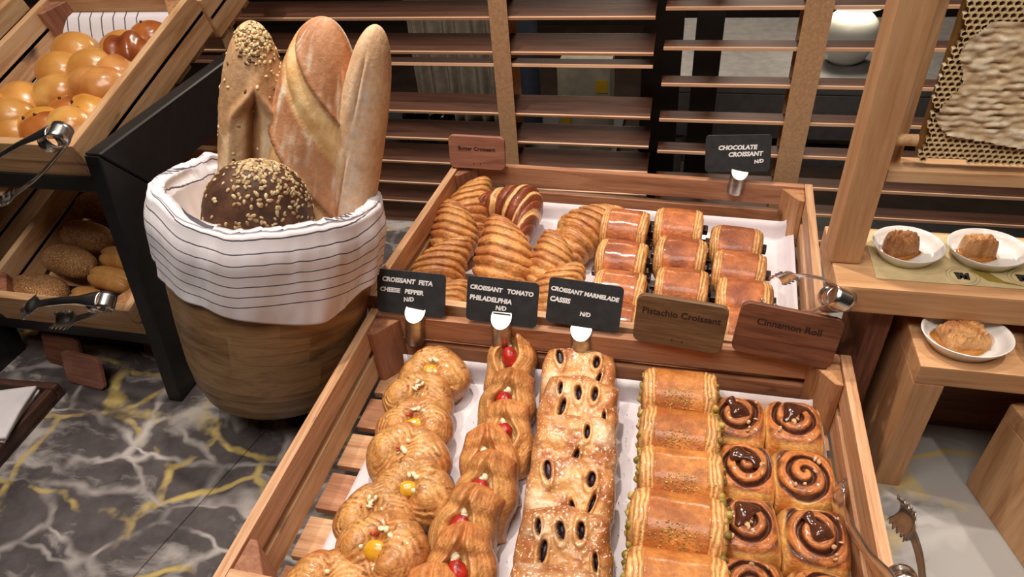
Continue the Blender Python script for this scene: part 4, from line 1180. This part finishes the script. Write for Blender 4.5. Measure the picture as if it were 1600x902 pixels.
for y, z in ((.655, .330), (.618, .085), (.64, .120)):
    board('cross_bar', (.328, .030, .022), (-.8985 + .89, y - .75, z), BLACK, st, bev=.002)
board('shelf_panel', (.328, .30, .006), (-.8985 + .89, .80 - .75, .040), BLACK, st, rot=(T(14), 0, 0))
PT = T(16)
def bread_crate(F_, label, Wd=.275, Dp=.335, top=.085):
    R_ = Matrix.Rotation(PT, 3, 'X')
    base = Vector(F_) - R_ @ Vector((Wd / 2, -Dp / 2, top))
    o = crate('bread_crate', base, 0, label, Wd, Dp, top, (W_CRL, W_CRL, W_CRL)); o.rotation_euler = (PT, 0, 0)
    o['group'] = 'tilted bread crates in the black stand'
    def at(x, s_, off):     # local point relative to the front right top corner, off = depth below the rim
        return Vector(F_) + R_ @ Vector((x, s_, -off))
    return o, at
UP = (-.745, .630, .393)
_, atU = bread_crate(UP, 'pale wooden crate of shiny round buns tilted forward on the black stand')
_, atL = bread_crate((-.745, .585, .158), 'lower pale wooden crate of sesame rolls in the black stand')
_, atU2 = bread_crate((-1.10, .655, .39), 'pale wooden crate at the far left edge beside the bun crate')
_, atL2 = bread_crate((-1.11, .60, .158), 'lower wooden crate at the far left edge holding seeded rolls')
_, atB = bread_crate((-.745, .965, .47), 'pale wooden crate behind the bun crate at the top left', Dp=.20)
BUN = bread('bun_crust', .3, 60, .15, .4, .08, coatr=.14, dist=.0015, rnd=.08)
def bun(seed, r3, c0, c1, raisins=0, braid=False):
    o = empty('round_bun')
    a = np.linspace(0, PI, 60); f = np.linspace(0, 2 * PI, 80, endpoint=False)
    A, Fh = np.meshgrid(a, f, indexing='ij')
    D = np.stack([np.sin(A) * np.cos(Fh), np.sin(A) * np.sin(Fh), np.cos(A)], -1)
    q = D * np.array(r3)
    k = 1 + .06 * fbm(q, 30, seed) + .02 * fbm(q, 90, seed + 1)
    if braid: k = k + .10 * np.sin(q[..., 0] * 190 + q[..., 1] * 120 + seed)
    P = q * k[..., None] * np.where(D[..., 2:3] < -.45, .9, 1.)
    C = mixc(L(*c0), L(*c1), sm(fbm(q, 28, seed + 4) + .5 * D[..., 2] * 0, -.4, .5))
    C = mixc(L(246, 200, 122), C, sm(D[..., 2], -.5, .1))
    V, F, C = closed(P[:, ::-1], C[:, ::-1]); mk('crust', V, F, BUN, o, True, C)
    rn_ = random.Random(seed)
    for i in range(raisins):
        th = rn_.uniform(0, 6.3); u = rn_.uniform(.05, .5)
        p = np.array([math.sin(u) * math.cos(th), math.sin(u) * math.sin(th), math.cos(u)]) * np.array(r3) * 1.02
        lumps('raisin', [(tuple(p), (.0028, .0024, .0018), seed + i)], CHOC, o, n=6)
    return o
Y0, Y1 = (228, 170, 92), (204, 138, 66)
bl = [(-.176, .236, 'y', 'top left yellow bun beside the striped cloth'), (-.163, .180, 'y', 'round golden bun left of the top pair'), (-.098, .180, 'y', 'golden bun in the middle of the crate near the top'),
      (-.190, .118, 'y', 'pointed golden bun touching the left side of the crate'), (-.132, .130, 'p', 'pale golden bun in the centre left of the bun crate'), (-.073, .142, 't', 'tan bun in the centre right of the bun crate'),
      (-.088, .094, 'b', 'browner bun with a raisin in the centre'), (-.107, .062, 'r', 'golden bun with a raisin near the tongs'), (-.172, .070, 'y', 'yellow bun at the left of the second row from the front'),
      (-.040, .098, 'r', 'yellow bun with a raisin against the right side'), (-.080, .232, 'y', 'yellow bun in the upper right of the crate'), (-.044, .216, 'k', 'dark glossy braided brown bun with shiny ridges'),
      (-.044, .268, 'b', 'brown bun in the far right corner'), (-.036, .174, 't', 'tan bun against the right side, upper'), (-.034, .140, 't', 'tan bun against the right side, middle'),
      (-.160, .028, 'y', 'yellow bun at the front left corner'), (-.098, .026, 'b', 'brown bun at the front under the tongs'), (-.050, .058, 'p', 'pale bun with small dark specks near the front right'), (-.046, .020, 't', 'tan bun in the front right corner'),
      (-.215, .030, 'y', 'yellow bun in the farthest front left spot'), (-.232, .085, 'y', 'yellow bun half hidden at the left edge')]
kinds = {'y': lambda: bun(1, (.037, .029, .026), Y0, Y1), 'p': lambda: bun(2, (.034, .027, .025), (240, 190, 108), (214, 146, 70)), 't': lambda: bun(3, (.035, .029, .026), (222, 158, 92), (190, 118, 60)),
         'b': lambda: bun(4, (.035, .027, .025), (204, 126, 60), (160, 84, 38), 1), 'r': lambda: bun(5, (.033, .027, .025), (236, 176, 80), (200, 122, 48), 2), 'k': lambda: bun(6, (.036, .030, .026), (176, 96, 48), (128, 60, 30), 0, True)}
for i, (x, s_, k, lb) in enumerate(bl):
    x = min(max(x, -.222), -.058); s_ = min(max(s_, .054), .275)
    p = atU(x, s_, .036 + (.016 if k in 'br' else 0) * 0 - .006 * (i % 3)); use(('bun', k), kinds[k], p, (PT, rn.uniform(-.15, .15), rn.uniform(-.5, .3)), lb, 'buns in the upper bread crate', 'bun', 1.12)
# striped cloth inside the bun crate
nx, ny = 40, 30
Xg, Yg = np.meshgrid(np.linspace(-.262, -.013, nx), np.linspace(.014, .322, ny), indexing='ij')
rise = .045 * sm(Yg, .27, .32) 
pts = np.array([list(atU(x, y, .070 - .001 - r_)) for x, y, r_ in zip(Xg.ravel(), Yg.ravel(), rise.ravel())]).reshape(nx, ny, 3)
V, F = grid(pts); uv = np.stack([Yg.ravel(), (Xg.ravel() + .27) / .022 + 1.], -1)
o = mk('crate_cloth', V, F, CL, None, True, None, uv); md = o.modifiers.new('t', 'SOLIDIFY'); md.thickness = .001
tag(o, 'white striped cloth lining the crate of shiny buns', 'cloth')
# rolls in the lower crates
ROLL = bread('seeded_roll_crust', .6, 320, .8, 0, .25, dist=.0018, rnd=.10, speck=((226, 190, 140), 620), specknum=.54)
ROLLP = bread('plain_roll_crust', .45, 140, .4, .15, .15, rnd=.08)
def roll(seed, r3, c0, c1, mat, slit=False, name='sesame_roll'):
    o = empty(name)
    a = np.linspace(0, PI, 70); f = np.linspace(0, 2 * PI, 60, endpoint=False)
    A, Fh = np.meshgrid(a, f, indexing='ij')
    e = .72
    D = np.stack([np.sign(np.cos(A)) * np.abs(np.cos(A)) ** e, np.sin(A) ** .8 * np.cos(Fh), np.sin(A) ** .8 * np.sin(Fh)], -1)
    q = D * np.array(r3)
    k = 1 + .05 * fbm(q, 30, seed) + .015 * fbm(q, 300, seed + 1)
    if slit: k = k - .10 * np.exp(-((q[..., 1] + .004) / .003) ** 2) * (D[..., 2] > 0)
    P = q * k[..., None]
    C = mixc(L(*c0), L(*c1), sm(fbm(q, 30, seed + 4), -.4, .5))
    V, F, C = closed(P[:, ::-1], C[:, ::-1]); mk('crust', V, F, mat, o, True, C)
    return o
rk = {'s': lambda: roll(1, (.052, .026, .024), (186, 132, 78), (150, 98, 54), ROLL), 'g': lambda: roll(3, (.045, .020, .019), (222, 168, 100), (196, 134, 70), ROLLP, True, 'golden_roll')}
for x, s_, k, rz, lb in [(-.205, .215, 's', -.05, 'sesame roll at the back of the lower crate under the upper crate'), (-.195, .150, 's', -.2, 'shaded sesame roll second from the back of the lower crate'),
                         (-.195, .098, 's', -.22, 'large sesame roll in the middle of the lower crate'), (-.212, .040, 's', -.12, 'sesame roll nearest the front left of the lower crate'),
                         (-.100, .112, 'g', -.1, 'small golden roll beside the black leg, upper'), (-.098, .072, 'g', -.15, 'small golden roll beside the black leg, middle'),
                         (-.108, .030, 'g', -.25, 'slit golden roll at the front beside the tongs'), (-.07, .215, 's', .05, 'sesame roll at the back right of the lower crate'), (-.05, .160, 'g', .0, 'golden roll behind the black leg')]:
    use(('roll', k), rk[k], atL(x, s_, .036), (PT, 0, rz), lb, 'rolls in the lower bread crate', 'roll', 1.)
for x, s_, k, rz, lb in [(-.08, .10, 's', -.3, 'seeded roll at the far left edge of the lower tier'), (-.06, .17, 's', -.2, 'second seeded roll at the far left edge, farther back')]:
    use(('roll', k), rk[k], atL2(x, s_, .036), (PT, 0, rz), lb, 'rolls at the far left edge', 'roll', 1.)
for x, s_, k, rz, lb in [(-.05, .24, 'g', .9, 'pale roll in the crate at the top left corner')]:
    use(('roll', k), rk[k], atU2(x, s_, .036), (PT, 0, rz), lb, None, 'roll', 1.)
# tongs on the bread stand
def aim(o, p, q, roll_=0., k=.82):
    o.scale = (1, k, k)
    """point local X from p towards q"""
    p, q = Vector(p), Vector(q); x = (q - p).normalized(); z = Vector((0, -.6, .8)); z = (z - x * z.dot(x)).normalized(); y = z.cross(x)
    o.location = p; o.rotation_euler = (Matrix((x, y, z)).transposed() @ Matrix.Rotation(roll_, 3, 'X')).to_euler()
aim(tongs('serving_tongs', (0, 0, 0), (0, 0, 0), 'steel tongs resting on the front rail of the bun crate at the left edge', .20, (.004, .012), .026), (-.720, .600, .424), (-.862, .590, .352), T(20))
aim(tongs('serving_tongs', (0, 0, 0), (0, 0, 0), 'steel tongs lying open over the front of the sesame roll crate', .150, (.004, .030), .032), (-.738, .556, .200), (-.865, .556, .168), T(10))
aim(tongs('serving_tongs', (0, 0, 0), (0, 0, 0), 'steel tongs leaning over the right side of the farther crate', .17, (.004, .016), .026), (.180, .634, .247), (.135, .760, .155), T(60))
aim(tongs('serving_tongs', (0, 0, 0), (0, 0, 0), 'steel tongs straddling the right rail of the nearer crate', .17, (.018, .030), .034), (.207, .335, .185), (.222, .480, .105), T(90))
# wooden signs leaning under the stand
sign('wooden_sign', (-.886, .566, .0015), (T(-18), 0, T(-6)), .078, .056, W_PINK, '', .008, .034, 'tan wooden sign leaning on the marble under the bread stand', .0002, 'spare signs under the bread stand', False)
sign('wooden_sign', (-.955, .600, .0015), (T(-18), 0, T(-6)), .080, .056, W_WAL, '', .008, .036, 'dark wooden sign behind the tan one under the bread stand', .0002, 'spare signs under the bread stand', False)
sign('wooden_sign', (-.795, .640, .0015), (T(-18), 0, T(-8)), .080, .056, W_WAL, '', .008, .036, 'dark wooden sign beside the leg of the bread stand', .0002, 'spare signs under the bread stand', False)

# ------------------------------------------------------------------ tray with napkins
W_TR = wood('tray_wood', (44, 28, 24), (66, 42, 36), (92, 62, 50), 1.2, knots=False)
tr = empty('wooden_tray', (-1.005, .455, 0), (0, 0, T(4))); tag(tr, 'dark wooden tray with raised rim at the left edge of the marble counter', 'tray')
board('tray_base', (.20, .17, .008), (0, 0, .0045), W_TR, tr, bev=.002)
for nm, sz, lc in (('tray_rim', (.20, .014, .024), (0, .078, .0125)), ('tray_rim', (.20, .014, .024), (0, -.078, .0125))): board(nm, sz, lc, W_TR, tr, bev=.004)
for x in (-.093, .093): board('tray_rim', (.142, .014, .024), (x, 0, .0125), W_TR, tr, rot=(0, 0, PI / 2), bev=.004)
NAP = plain('white_napkin', (232, 228, 230), .8, nscale=30, namt=.03, bstr=.2)
for k in range(4):
    nx, ny = 40, 30; X, Y = np.meshgrid(np.linspace(-.062, .062, nx), np.linspace(-.05, .05, ny), indexing='ij')
    z = .0085 + .004 * np.exp(-((Y + .0) / .05) ** 2) + .0012 * fbm(stk(X, Y), 30, k)
    V, F = grid(np.stack([X, Y, z], -1)); o = mk('folded_napkin', V, F, NAP); md = o.modifiers.new('t', 'SOLIDIFY'); md.thickness = .006; md.offset = 1
    o.location = (-.985 + .005 * k, .470 - .004 * k, .0015 + .0085 * k); o.rotation_euler = (0, 0, T(4 + 5 * k)); tag(o, ['white folded napkin lowest in the pile on the dark tray', 'white folded napkin second from the bottom on the dark tray', 'white folded napkin second from the top on the dark tray', 'white folded napkin on top of the pile on the dark tray'][k], 'napkin', 'napkins piled on the dark tray')

# ------------------------------------------------------------------ honey display on the right
sh = empty('display_shelf', (.175, .640, 0)); tag(sh, 'thick pale wooden shelf carrying the honeycomb frame and honey plates', 'shelf')
board('shelf_top', (.95, .118, .035), (.475, .059, .2425), W_BX, sh, bev=.003)
board('shelf_leg', (.224, .10, .024), (.060, .066, .1125), W_WAL, sh, rot=(0, PI / 2, 0), bev=.002)
board('shelf_leg', (.224, .10, .024), (.92, .066, .1125), W_WAL, sh, rot=(0, PI / 2, 0), bev=.002)
board('added_dark_panel', (.90, .006, .222), (.52, .112, .112), DARK, sh, bev=.001)  # dark sheet added to keep the space under the shelf black
rs = empty('display_riser', (.262, .586, 0)); tag(rs, 'pale wooden table riser with an open front under a single honey plate', 'riser')
board('top_panel', (.60, .115, .026), (.30, .0575, .191), W_BX, rs, bev=.002)
board('side_panel', (.178, .115, .030), (.015, .0575, .089), W_BX, rs, rot=(0, PI / 2, 0), bev=.002)
board('side_panel', (.178, .115, .030), (.585, .0575, .089), W_BX, rs, rot=(0, PI / 2, 0), bev=.002)
board('added_dark_panel', (.538, .006, .176), (.30, .110, .089), W_WAL, rs, bev=.001)  # walnut sheet added so the inside of the riser reads dark
board('corner_block', (.030, .05, .022), (.045, .08, .166), W_BX, rs, bev=.002)
rs2 = empty('display_riser', (.369, .603, 0), (0, 0, T(17))); tag(rs2, 'lower pale wooden riser at the bottom right corner, turned a little', 'riser')
board('top_panel', (.30, .20, .022), (.15, -.10, .135), W_BX, rs2, bev=.002)
board('side_panel', (.124, .20, .034), (.017, -.10, .062), W_BX, rs2, rot=(0, PI / 2, 0), bev=.002)
board('side_panel', (.124, .20, .034), (.283, -.10, .062), W_BX, rs2, rot=(0, PI / 2, 0), bev=.002)
# frame of the honeycomb
hf = empty('display_stand', (.172, .680, .26)); tag(hf, 'upright pale wooden frame with dowels holding the large honeycomb', 'stand')
board('post', (.50, .046, .032), (.016, .024, .251), W_BX, hf, rot=(0, PI / 2, PI / 2) if False else (0, -PI / 2, 0), bev=.003)
board('post', (.50, .046, .032), (.44, .024, .251), W_BX, hf, rot=(0, -PI / 2, 0), bev=.003)
board('inner_strip', (.40, .010, .014), (.040, .028, .31), W_CRL, hf, rot=(0, -PI / 2, 0))
board('bottom_rail', (.386, .030, .014), (.228, .026, .108), W_CRL, hf)
for z in (.150, .31, .45):
    for x in (.036, .416):
        bm = bmesh.new(); bmesh.ops.create_cone(bm, cap_ends=True, segments=20, radius1=.006, radius2=.006, depth=.024)
        o = bmobj('dowel', bm, W_CRL, hf, True); o.location = (x + .004, .010, z); o.rotation_euler = (0, PI / 2, 0); md = o.modifiers.new('e', 'EDGE_SPLIT')
# the comb itself: open hexagonal cells along the left and bottom, capped cells elsewhere
WAX = bread('beeswax', .45, 160, .4, .1, .16, rnd=0)
cb = empty('honeycomb', (.226, .690, .384)); tag(cb, 'large pale honeycomb slab with open cells along its left and bottom edges', 'honeycomb')
cs = .0060; Wc, Hc = .38, .30
parts = []
def incomb(x, z):
    left = .004 + (.010 if z > .10 else 0) * 0 - .06 * z * 0 + .003 * math.sin(z * 60) 
    if x < left or z < .004 + .002 * math.sin(x * 50) or x > Wc or z > Hc: return False
    if math.hypot(max(0, .02 - x), max(0, .02 - z)) > .02: return False
    return True
def openc(x, z):
    b_ = .014 + .030 * max(0, 1 - z / .05) + .018 * max(0, (z - .11) / .05) + .006 * math.sin(z * 90)
    return x < b_ or z < .018 - .05 * (x - .10) * (1 if x > .1 else 0) + .020 * max(0, 1 - x / .12) or (z > .140 + .0 and x < .13 and z < .20 and x < .06 + (z - .14) * 1.2)
rw = cs * math.sqrt(3) / 2
capparts = []
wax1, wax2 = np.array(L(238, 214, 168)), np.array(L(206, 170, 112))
j = 0; zz = 0
while zz < Hc:
    x = (cs / 2 if j % 2 else 0)
    while x < Wc:
        if incomb(x, zz):
            hx = [(x + cs / math.sqrt(3) * .985 * math.cos(T(30 + 60 * k)), zz + cs / math.sqrt(3) * .985 * math.sin(T(30 + 60 * k))) for k in range(6)]
            jx = [(vn(np.array([hx_ * 220, hz_ * 220, 0.]), 3) * .0004) for hx_, hz_ in hx]
            hx = [(a_ + q_, b_ + q_) for (a_, b_), q_ in zip(hx, jx)]
            if openc(x, zz):
                sc_ = .76; fy = .0
                Vv = []
                for y_, k_ in ((0., 1.0), (0., sc_), (.009, sc_ * .9)):
                    Vv += [(x + (a_ - x) * k_, y_, zz + (b_ - zz) * k_) for a_, b_ in hx]
                Vv.append((x, .0095, zz))
                F_ = []
                for k in range(6):
                    k2 = (k + 1) % 6
                    F_.append((k, k2, 6 + k2, 6 + k)); F_.append((6 + k, 6 + k2, 12 + k2, 12 + k)); F_.append((12 + k, 12 + k2, 18))
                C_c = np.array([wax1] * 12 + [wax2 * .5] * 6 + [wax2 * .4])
                parts.append((np.array(Vv), F_, C_c))
        x += cs
    zz += rw; j += 1
V, F, C = join(parts)
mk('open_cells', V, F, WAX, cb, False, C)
# capped surface, wrinkled
n1_, n2_ = 230, 190
X, Z = np.meshgrid(np.linspace(.0, Wc, n1_), np.linspace(.0, Hc, n2_), indexing='ij')
Pn = np.stack([X, Z, np.zeros_like(X)], -1)
wv_ = np.sin((Z + .003 * fbm(Pn, 60, 3)) * 2 * PI / .0062 + 2.0 * fbm(Pn, 45, 8)) 
hh = .0010 * wv_ * (.6 + fbm(Pn, 40, 6)) + .0034 * fbm(np.stack([X * .6, Z * 1.2, X * 0], -1), 200, 4) + .0018 * fbm(Pn, 30, 5)
Yp = -.0025 - hh
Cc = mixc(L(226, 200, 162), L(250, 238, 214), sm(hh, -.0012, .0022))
Cc = mixc(Cc, L(150, 116, 82), sm(fbm(np.stack([X * .5, Z, X * 0], -1), 34, 12), .15, .6) * .6)
keep = np.array([[incomb(x, z) and not openc(x, z) for z in np.linspace(0, Hc, n2_)] for x in np.linspace(0, Wc, n1_)])
P = np.stack([X, Yp, Z], -1); V = P.reshape(-1, 3); F = []
for i in range(n1_ - 1):
    for j in range(n2_ - 1):
        if keep[i, j] or keep[i + 1, j + 1]: F.append((i * n2_ + j, (i + 1) * n2_ + j, (i + 1) * n2_ + j + 1, i * n2_ + j + 1))
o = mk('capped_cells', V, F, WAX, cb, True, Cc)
bm = bmesh.new(); boxbm(bm, (Wc - .004, .010, Hc - .006), (Wc / 2 + .002, .0160, Hc / 2 + .003), bev=.004)
me_ = bmobj('wax_core', bm, None, cb); 
WC = plain('dark_wax', (150, 112, 60), .5, nscale=80, namt=.2); me_.data.materials.append(WC)

# plates
def plate(loc, rx, ry, h, label, group='white oval plates of honeycomb', rz=0.):
    o = empty('white_plate', loc, (0, 0, rz)); tag(o, label, 'plate', group)
    pr = [(0, .0), (.70, .0), (.76, .02), (.90, .55), (1.0, .97), (.995, 1.0), (.965, .99), (.88, .66), (.80, .34), (.70, .22), (0, .20)]
    P = lathe([(r_, z * h) for r_, z in pr], 80, rx, ry); V, F, _ = closed(P); b = mk('dish', V, F, WHITE, o, True)
    return o
HON = bread('honeycomb_piece_wax', .25, 300, .9, .5, .25, coatr=.12, dist=.002, rnd=.1)
HONEY = plain('clear_honey', (214, 140, 50), .08, trans=.6, coat=.5)
def chunk(loc, r3, seed, label, pool=True, rz=0.):
    o = empty('honeycomb_piece', loc, (0, 0, rz)); tag(o, label, 'honeycomb', 'pieces of honeycomb on plates')
    def top(X, Y, U, V, E_):
        P = stk(X, Y)
        hx = np.sin(X * 900) * np.sin(Y * 900 + np.sin(X * 450))
        d = .0035 * fbm(P, 90, seed) + .0012 * hx + .0018 * fbm(P, 260, seed + 3)
        return X + .004 * fbm(P, 60, seed + 4), Y + .004 * fbm(P, 60, seed + 5), d
    def col(X, Y, U, V, Z, dz):
        P = stk(X, Y)
        return mixc(L(216, 164, 104), L(180, 114, 58), sm(fbm(P, 110, seed + 7), -.3, .4))
    V, F, C = pad(r3[0], r3[1], r3[2], top, col, 70, .12, .30, 5.)
    mk('comb_chunk', V, F, HON, o, True, C)
    if pool:
        a = np.linspace(0, 2 * PI, 50, endpoint=False)
        P = np.array([[((r3[0] * k + .004) * (1 + .12 * math.sin(3 * q + seed)) * math.cos(q), (r3[1] * k + .004) * (1 + .12 * math.sin(2 * q)) * math.sin(q), z) for q in a] for k, z in ((0., .0012), (.9, .0014), (1.15, .0008), (1.2, 0.), (0., 0.))])
        V, F, _ = closed(P); mk('honey_pool', V, F, HONEY, o)
    return o
SZ = .2605
PL = [(.254, .706, SZ + .001, .037, .036, 'white plate of honeycomb nearest the wooden post on the shelf'), (.334, .710, SZ + .001, .040, .036, 'white plate of honeycomb second from the post on the shelf'), (.418, .706, SZ + .001, .040, .036, 'white plate at the right edge on the shelf'),
      (.310, .626, .2045, .044, .037, 'white plate of honeycomb on the lower riser'), (.408, .622, .2045, .044, .037, 'white plate cut off by the right edge on the riser')]
for x, y, z, rx, ry, lb in PL: plate((x, y, z), rx, ry, .015 if z > .25 else .017, lb)
chunk((.247, .707, SZ + .0048), (.016, .013, .022), 3, 'crumbly pale honeycomb piece on the plate nearest the post', True, .3)
chunk((.327, .712, SZ + .0048), (.015, .012, .022), 5, 'amber honeycomb piece on the second shelf plate', True, .1)
chunk((.309, .628, .2045 + .0045), (.023, .019, .017), 7, 'square glistening honeycomb piece on the riser plate', True, .2)
chunk((.418, .706, SZ + .0048), (.015, .012, .018), 9, 'honeycomb piece on the shelf plate at the right edge', True, -.2)
# paper mat with printed roundels
MAT_ = plain('kraft_mat', (206, 186, 140), .7, nscale=60, namt=.05)
OLV = plain('olive_print', (140, 122, 48), .7, nscale=60, namt=.05)
BLK = plain('black_print', (40, 38, 34), .7, nscale=60, namt=.05)
mt = empty('paper_mat', (.215, .655, .2602)); tag(mt, 'tan paper mat printed with black roundels under the shelf plates', 'paper mat')
board('sheet', (.40, .095, .0008), (.202, .050, .0004), MAT_, mt, bev=.0001)
def ringm(x, y, r0, r1, mat, nm='printed_ring'):
    P = []
    a = np.linspace(0, 2 * PI, 40, endpoint=False)
    P = np.array([[(x + r_ * math.cos(q), y + r_ * math.sin(q), .00095) for q in a] for r_ in (r0, r1)]); V, F = grid(P, wrap=True)
    o = mk(nm, V, [f[::-1] for f in F], mat, mt, False); return o
for x, y in ((.090, .018), (.150, .022), (.062, .000), (.175, -.001)):
    if y > .005: ringm(x, y, .0125, .0129, BLK); ringm(x, y, .0160, .0163, BLK)
    if y > .005:
        for dx in (-.0055, .0005):
            bm = bmesh.new(); 
            f = bm.faces.new([bm.verts.new(v) for v in ((x + dx - .001, y - .006, .001), (x + dx + .002, y - .006, .001), (x + dx + .0005, y + .006, .001), (x + dx - .0025, y + .006, .001))]); bmobj('printed_letter', bm, BLK, mt)
        text('printed_letter', 'M', .017, (x - .007, y - .006, .0010), (0, 0, 0), BLK, mt, .1, .0005, 'LEFT', .00003)
bm = bmesh.new(); bm.faces.new([bm.verts.new(v) for v in ((.098, .030, .0010), (.113, .012, .0010), (.150, .006, .0010), (.128, .014, .0010), (.112, .034, .0010))]); bmobj('printed_leaf', bm, OLV, mt)

# ------------------------------------------------------------------ room beyond the blinds
GREY = plain('brushed_counter_steel', (170, 168, 166), .4, .6, nscale=40, namt=.08)
wt = empty('work_table', (.55, 2.0, -.9)); tag(wt, 'steel work table in the dim room behind the right blind', 'table')
board('table_top', (1.35, .50, .03), (.08, 0, .915), GREY, wt, bev=.004)
board('front_panel', (1.35, .02, .12), (.08, -.238, .838), GREY, wt, bev=.002)
board('lower_shelf', (1.35, .46, .02), (.08, .0, .70), GREY, wt, bev=.002)
for x in (-.57, .73):
    for y in (-.22, .22): board('leg', (.90, .035, .035), (x, y, .45), GREY, wt, rot=(0, PI / 2, 0), bev=.002)
LMP = plain('lamp_glaze', (226, 224, 214), .25, nscale=20, namt=.02)
m, t, b = nt('lit_lamp_shade'); b.inputs['Base Color'].default_value = L4(240, 236, 220); b.inputs['Emission Color'].default_value = (1, .93, .78, 1); b.inputs['Emission Strength'].default_value = .8
LSH = m
lp = empty('table_lamp', (.385, 1.90, .031)); tag(lp, 'white table lamp with a round base glowing behind the right blind', 'lamp')
V, F, _ = closed(lathe([(0, 0), (.035, 0), (.05, .012), (.068, .05), (.070, .075), (.060, .105), (.035, .128), (.014, .138), (.012, .16), (0, .16)], 48)); mk('lamp_base', V, F, LMP, lp)
V, F = grid(lathe([(.066, .142), (.056, .25)], 48), wrap=True); o = mk('lamp_shade', V, F, LSH, lp); md = o.modifiers.new('t', 'SOLIDIFY'); md.thickness = .002
# things seen between the slats
fs = empty('back_counter', (-.2, 1.72, -.9)); tag(fs, 'dark back counter behind the left blind', 'counter')
board('counter_top', (1.5, .50, .04), (-.72, 0, .76), DARK, fs, bev=.004); board('cabinet', (1.46, .46, .735), (-.72, .01, .3705), DARK, fs, bev=.003)
LIN = plain('pale_linen', (168, 156, 138), .9, nscale=40, namt=.1)
def curtain(loc, w, h, label):
    nx, nz = 120, 20; X, Z = np.meshgrid(np.linspace(-w / 2, w / 2, nx), np.linspace(0, h, nz), indexing='ij')
    Y = .018 * np.sin(X * 150 + .8 * np.sin(X * 60)) * (.6 + .4 * (1 - Z / h)) + .01 * fbm(stk(X, Z), 14, 3)
    V, F = grid(np.stack([X, Y, Z], -1)); o = mk('hanging_linen', V, F, LIN); md = o.modifiers.new('t', 'SOLIDIFY'); md.thickness = .002
    o.location = loc; tag(o, label, 'linen'); return o
curtain((-.64, 1.78, -.119), .24, .46, 'pale folded linen hanging behind the left blind')
ST2 = plain('blue_grey_paint', (70, 76, 92), .5, nscale=20, namt=.1)
bm = bmesh.new(); bmesh.ops.create_cone(bm, cap_ends=True, segments=32, radius1=.035, radius2=.03, depth=.42)
o = bmobj('tall_flask', bm, ST2, None, True); o.location = (-.415, 1.72, .0915); md = o.modifiers.new('e', 'EDGE_SPLIT'); tag(o, 'blue grey tall flask standing behind the left blind', 'flask')
BX1 = plain('pale_carton', (176, 170, 150), .7, nscale=30, namt=.08); YEL = plain('yellow_label', (212, 176, 40), .6, nscale=30, namt=.05)
bx = empty('carton', (-.250, 1.66, -.119)); tag(bx, 'pale carton with yellow labels behind the left blind', 'carton')
board('carton_body', (.13, .10, .24), (0, 0, .121), BX1, bx, bev=.002); board('label', (.03, .001, .032), (.045, -.0512, .19), YEL, bx, bev=.0002); board('label', (.024, .001, .05), (-.045, -.0512, .11), YEL, bx, bev=.0002)
GL = plain('clear_glass', (235, 238, 240), .03, trans=1.)
for k, (x, y) in enumerate(((-.70, 1.60), (-.62, 1.58))):
    V, F = grid(lathe([(.001, .0), (.03, 0), (.034, .05), (.036, .11), (.034, .11), (.032, .05), (.028, .004), (.001, .004)], 32), wrap=True); o = mk('drinking_glass', V, F, GL); o.location = (x, y, -.119)
    tag(o, ['clear drinking glass behind the left blind, left of two', 'clear drinking glass behind the left blind, right of two'][k], 'glass', 'drinking glasses behind the left blind')
cup = empty('white_cup', (.062, 1.84, -.189)); tag(cup, 'white cup of yellow sauce on the lower shelf behind the right blind', 'cup')
V, F, _ = closed(lathe([(0, 0), (.022, 0), (.030, .05), (.036, .085), (.033, .085), (.028, .05), (.02, .06), (0, .062)], 32)); mk('cup_body', V, F, WHITE, cup)
V, F, _ = closed(lathe([(0, .063), (.028, .063), (.028, .070), (0, .072)], 32)); mk('sauce', V, F, CUST, cup)
bxb = empty('coffee_machine', (.20, 1.90, -.189)); tag(bxb, 'black appliance with small knobs on the lower shelf behind the right blind', 'appliance')
board('body', (.15, .12, .085), (0, 0, .043), BLACK, bxb, bev=.004)
for x in (-.03, .02):
    bm = bmesh.new(); bmesh.ops.create_cone(bm, cap_ends=True, segments=16, radius1=.006, radius2=.005, depth=.008); o = bmobj('knob', bm, GREY, bxb); o.location = (x, -.064, .04); o.rotation_euler = (PI / 2, 0, 0)
wb = empty('bread_bin', (.40, 1.92, -.189)); tag(wb, 'pale scoop bin on the lower shelf below the lamp', 'bin')
board('body', (.14, .12, .06), (0, 0, .031), BX1, wb, bev=.006); board('lid', (.13, .10, .008), (-.005, 0, .068), LMP, wb, rot=(0, T(6), 0), bev=.002)
spot('table_lamp_light', (.385, 1.90, .24), (.385, 1.88, -.1), 3, .04, 150, (1, .9, .72))
area('kitchen_ceiling_light', (-.1, 3.3, 2.0), (-.2, 2.0, -.2), 34, .8, .5, (1, .84, .68))
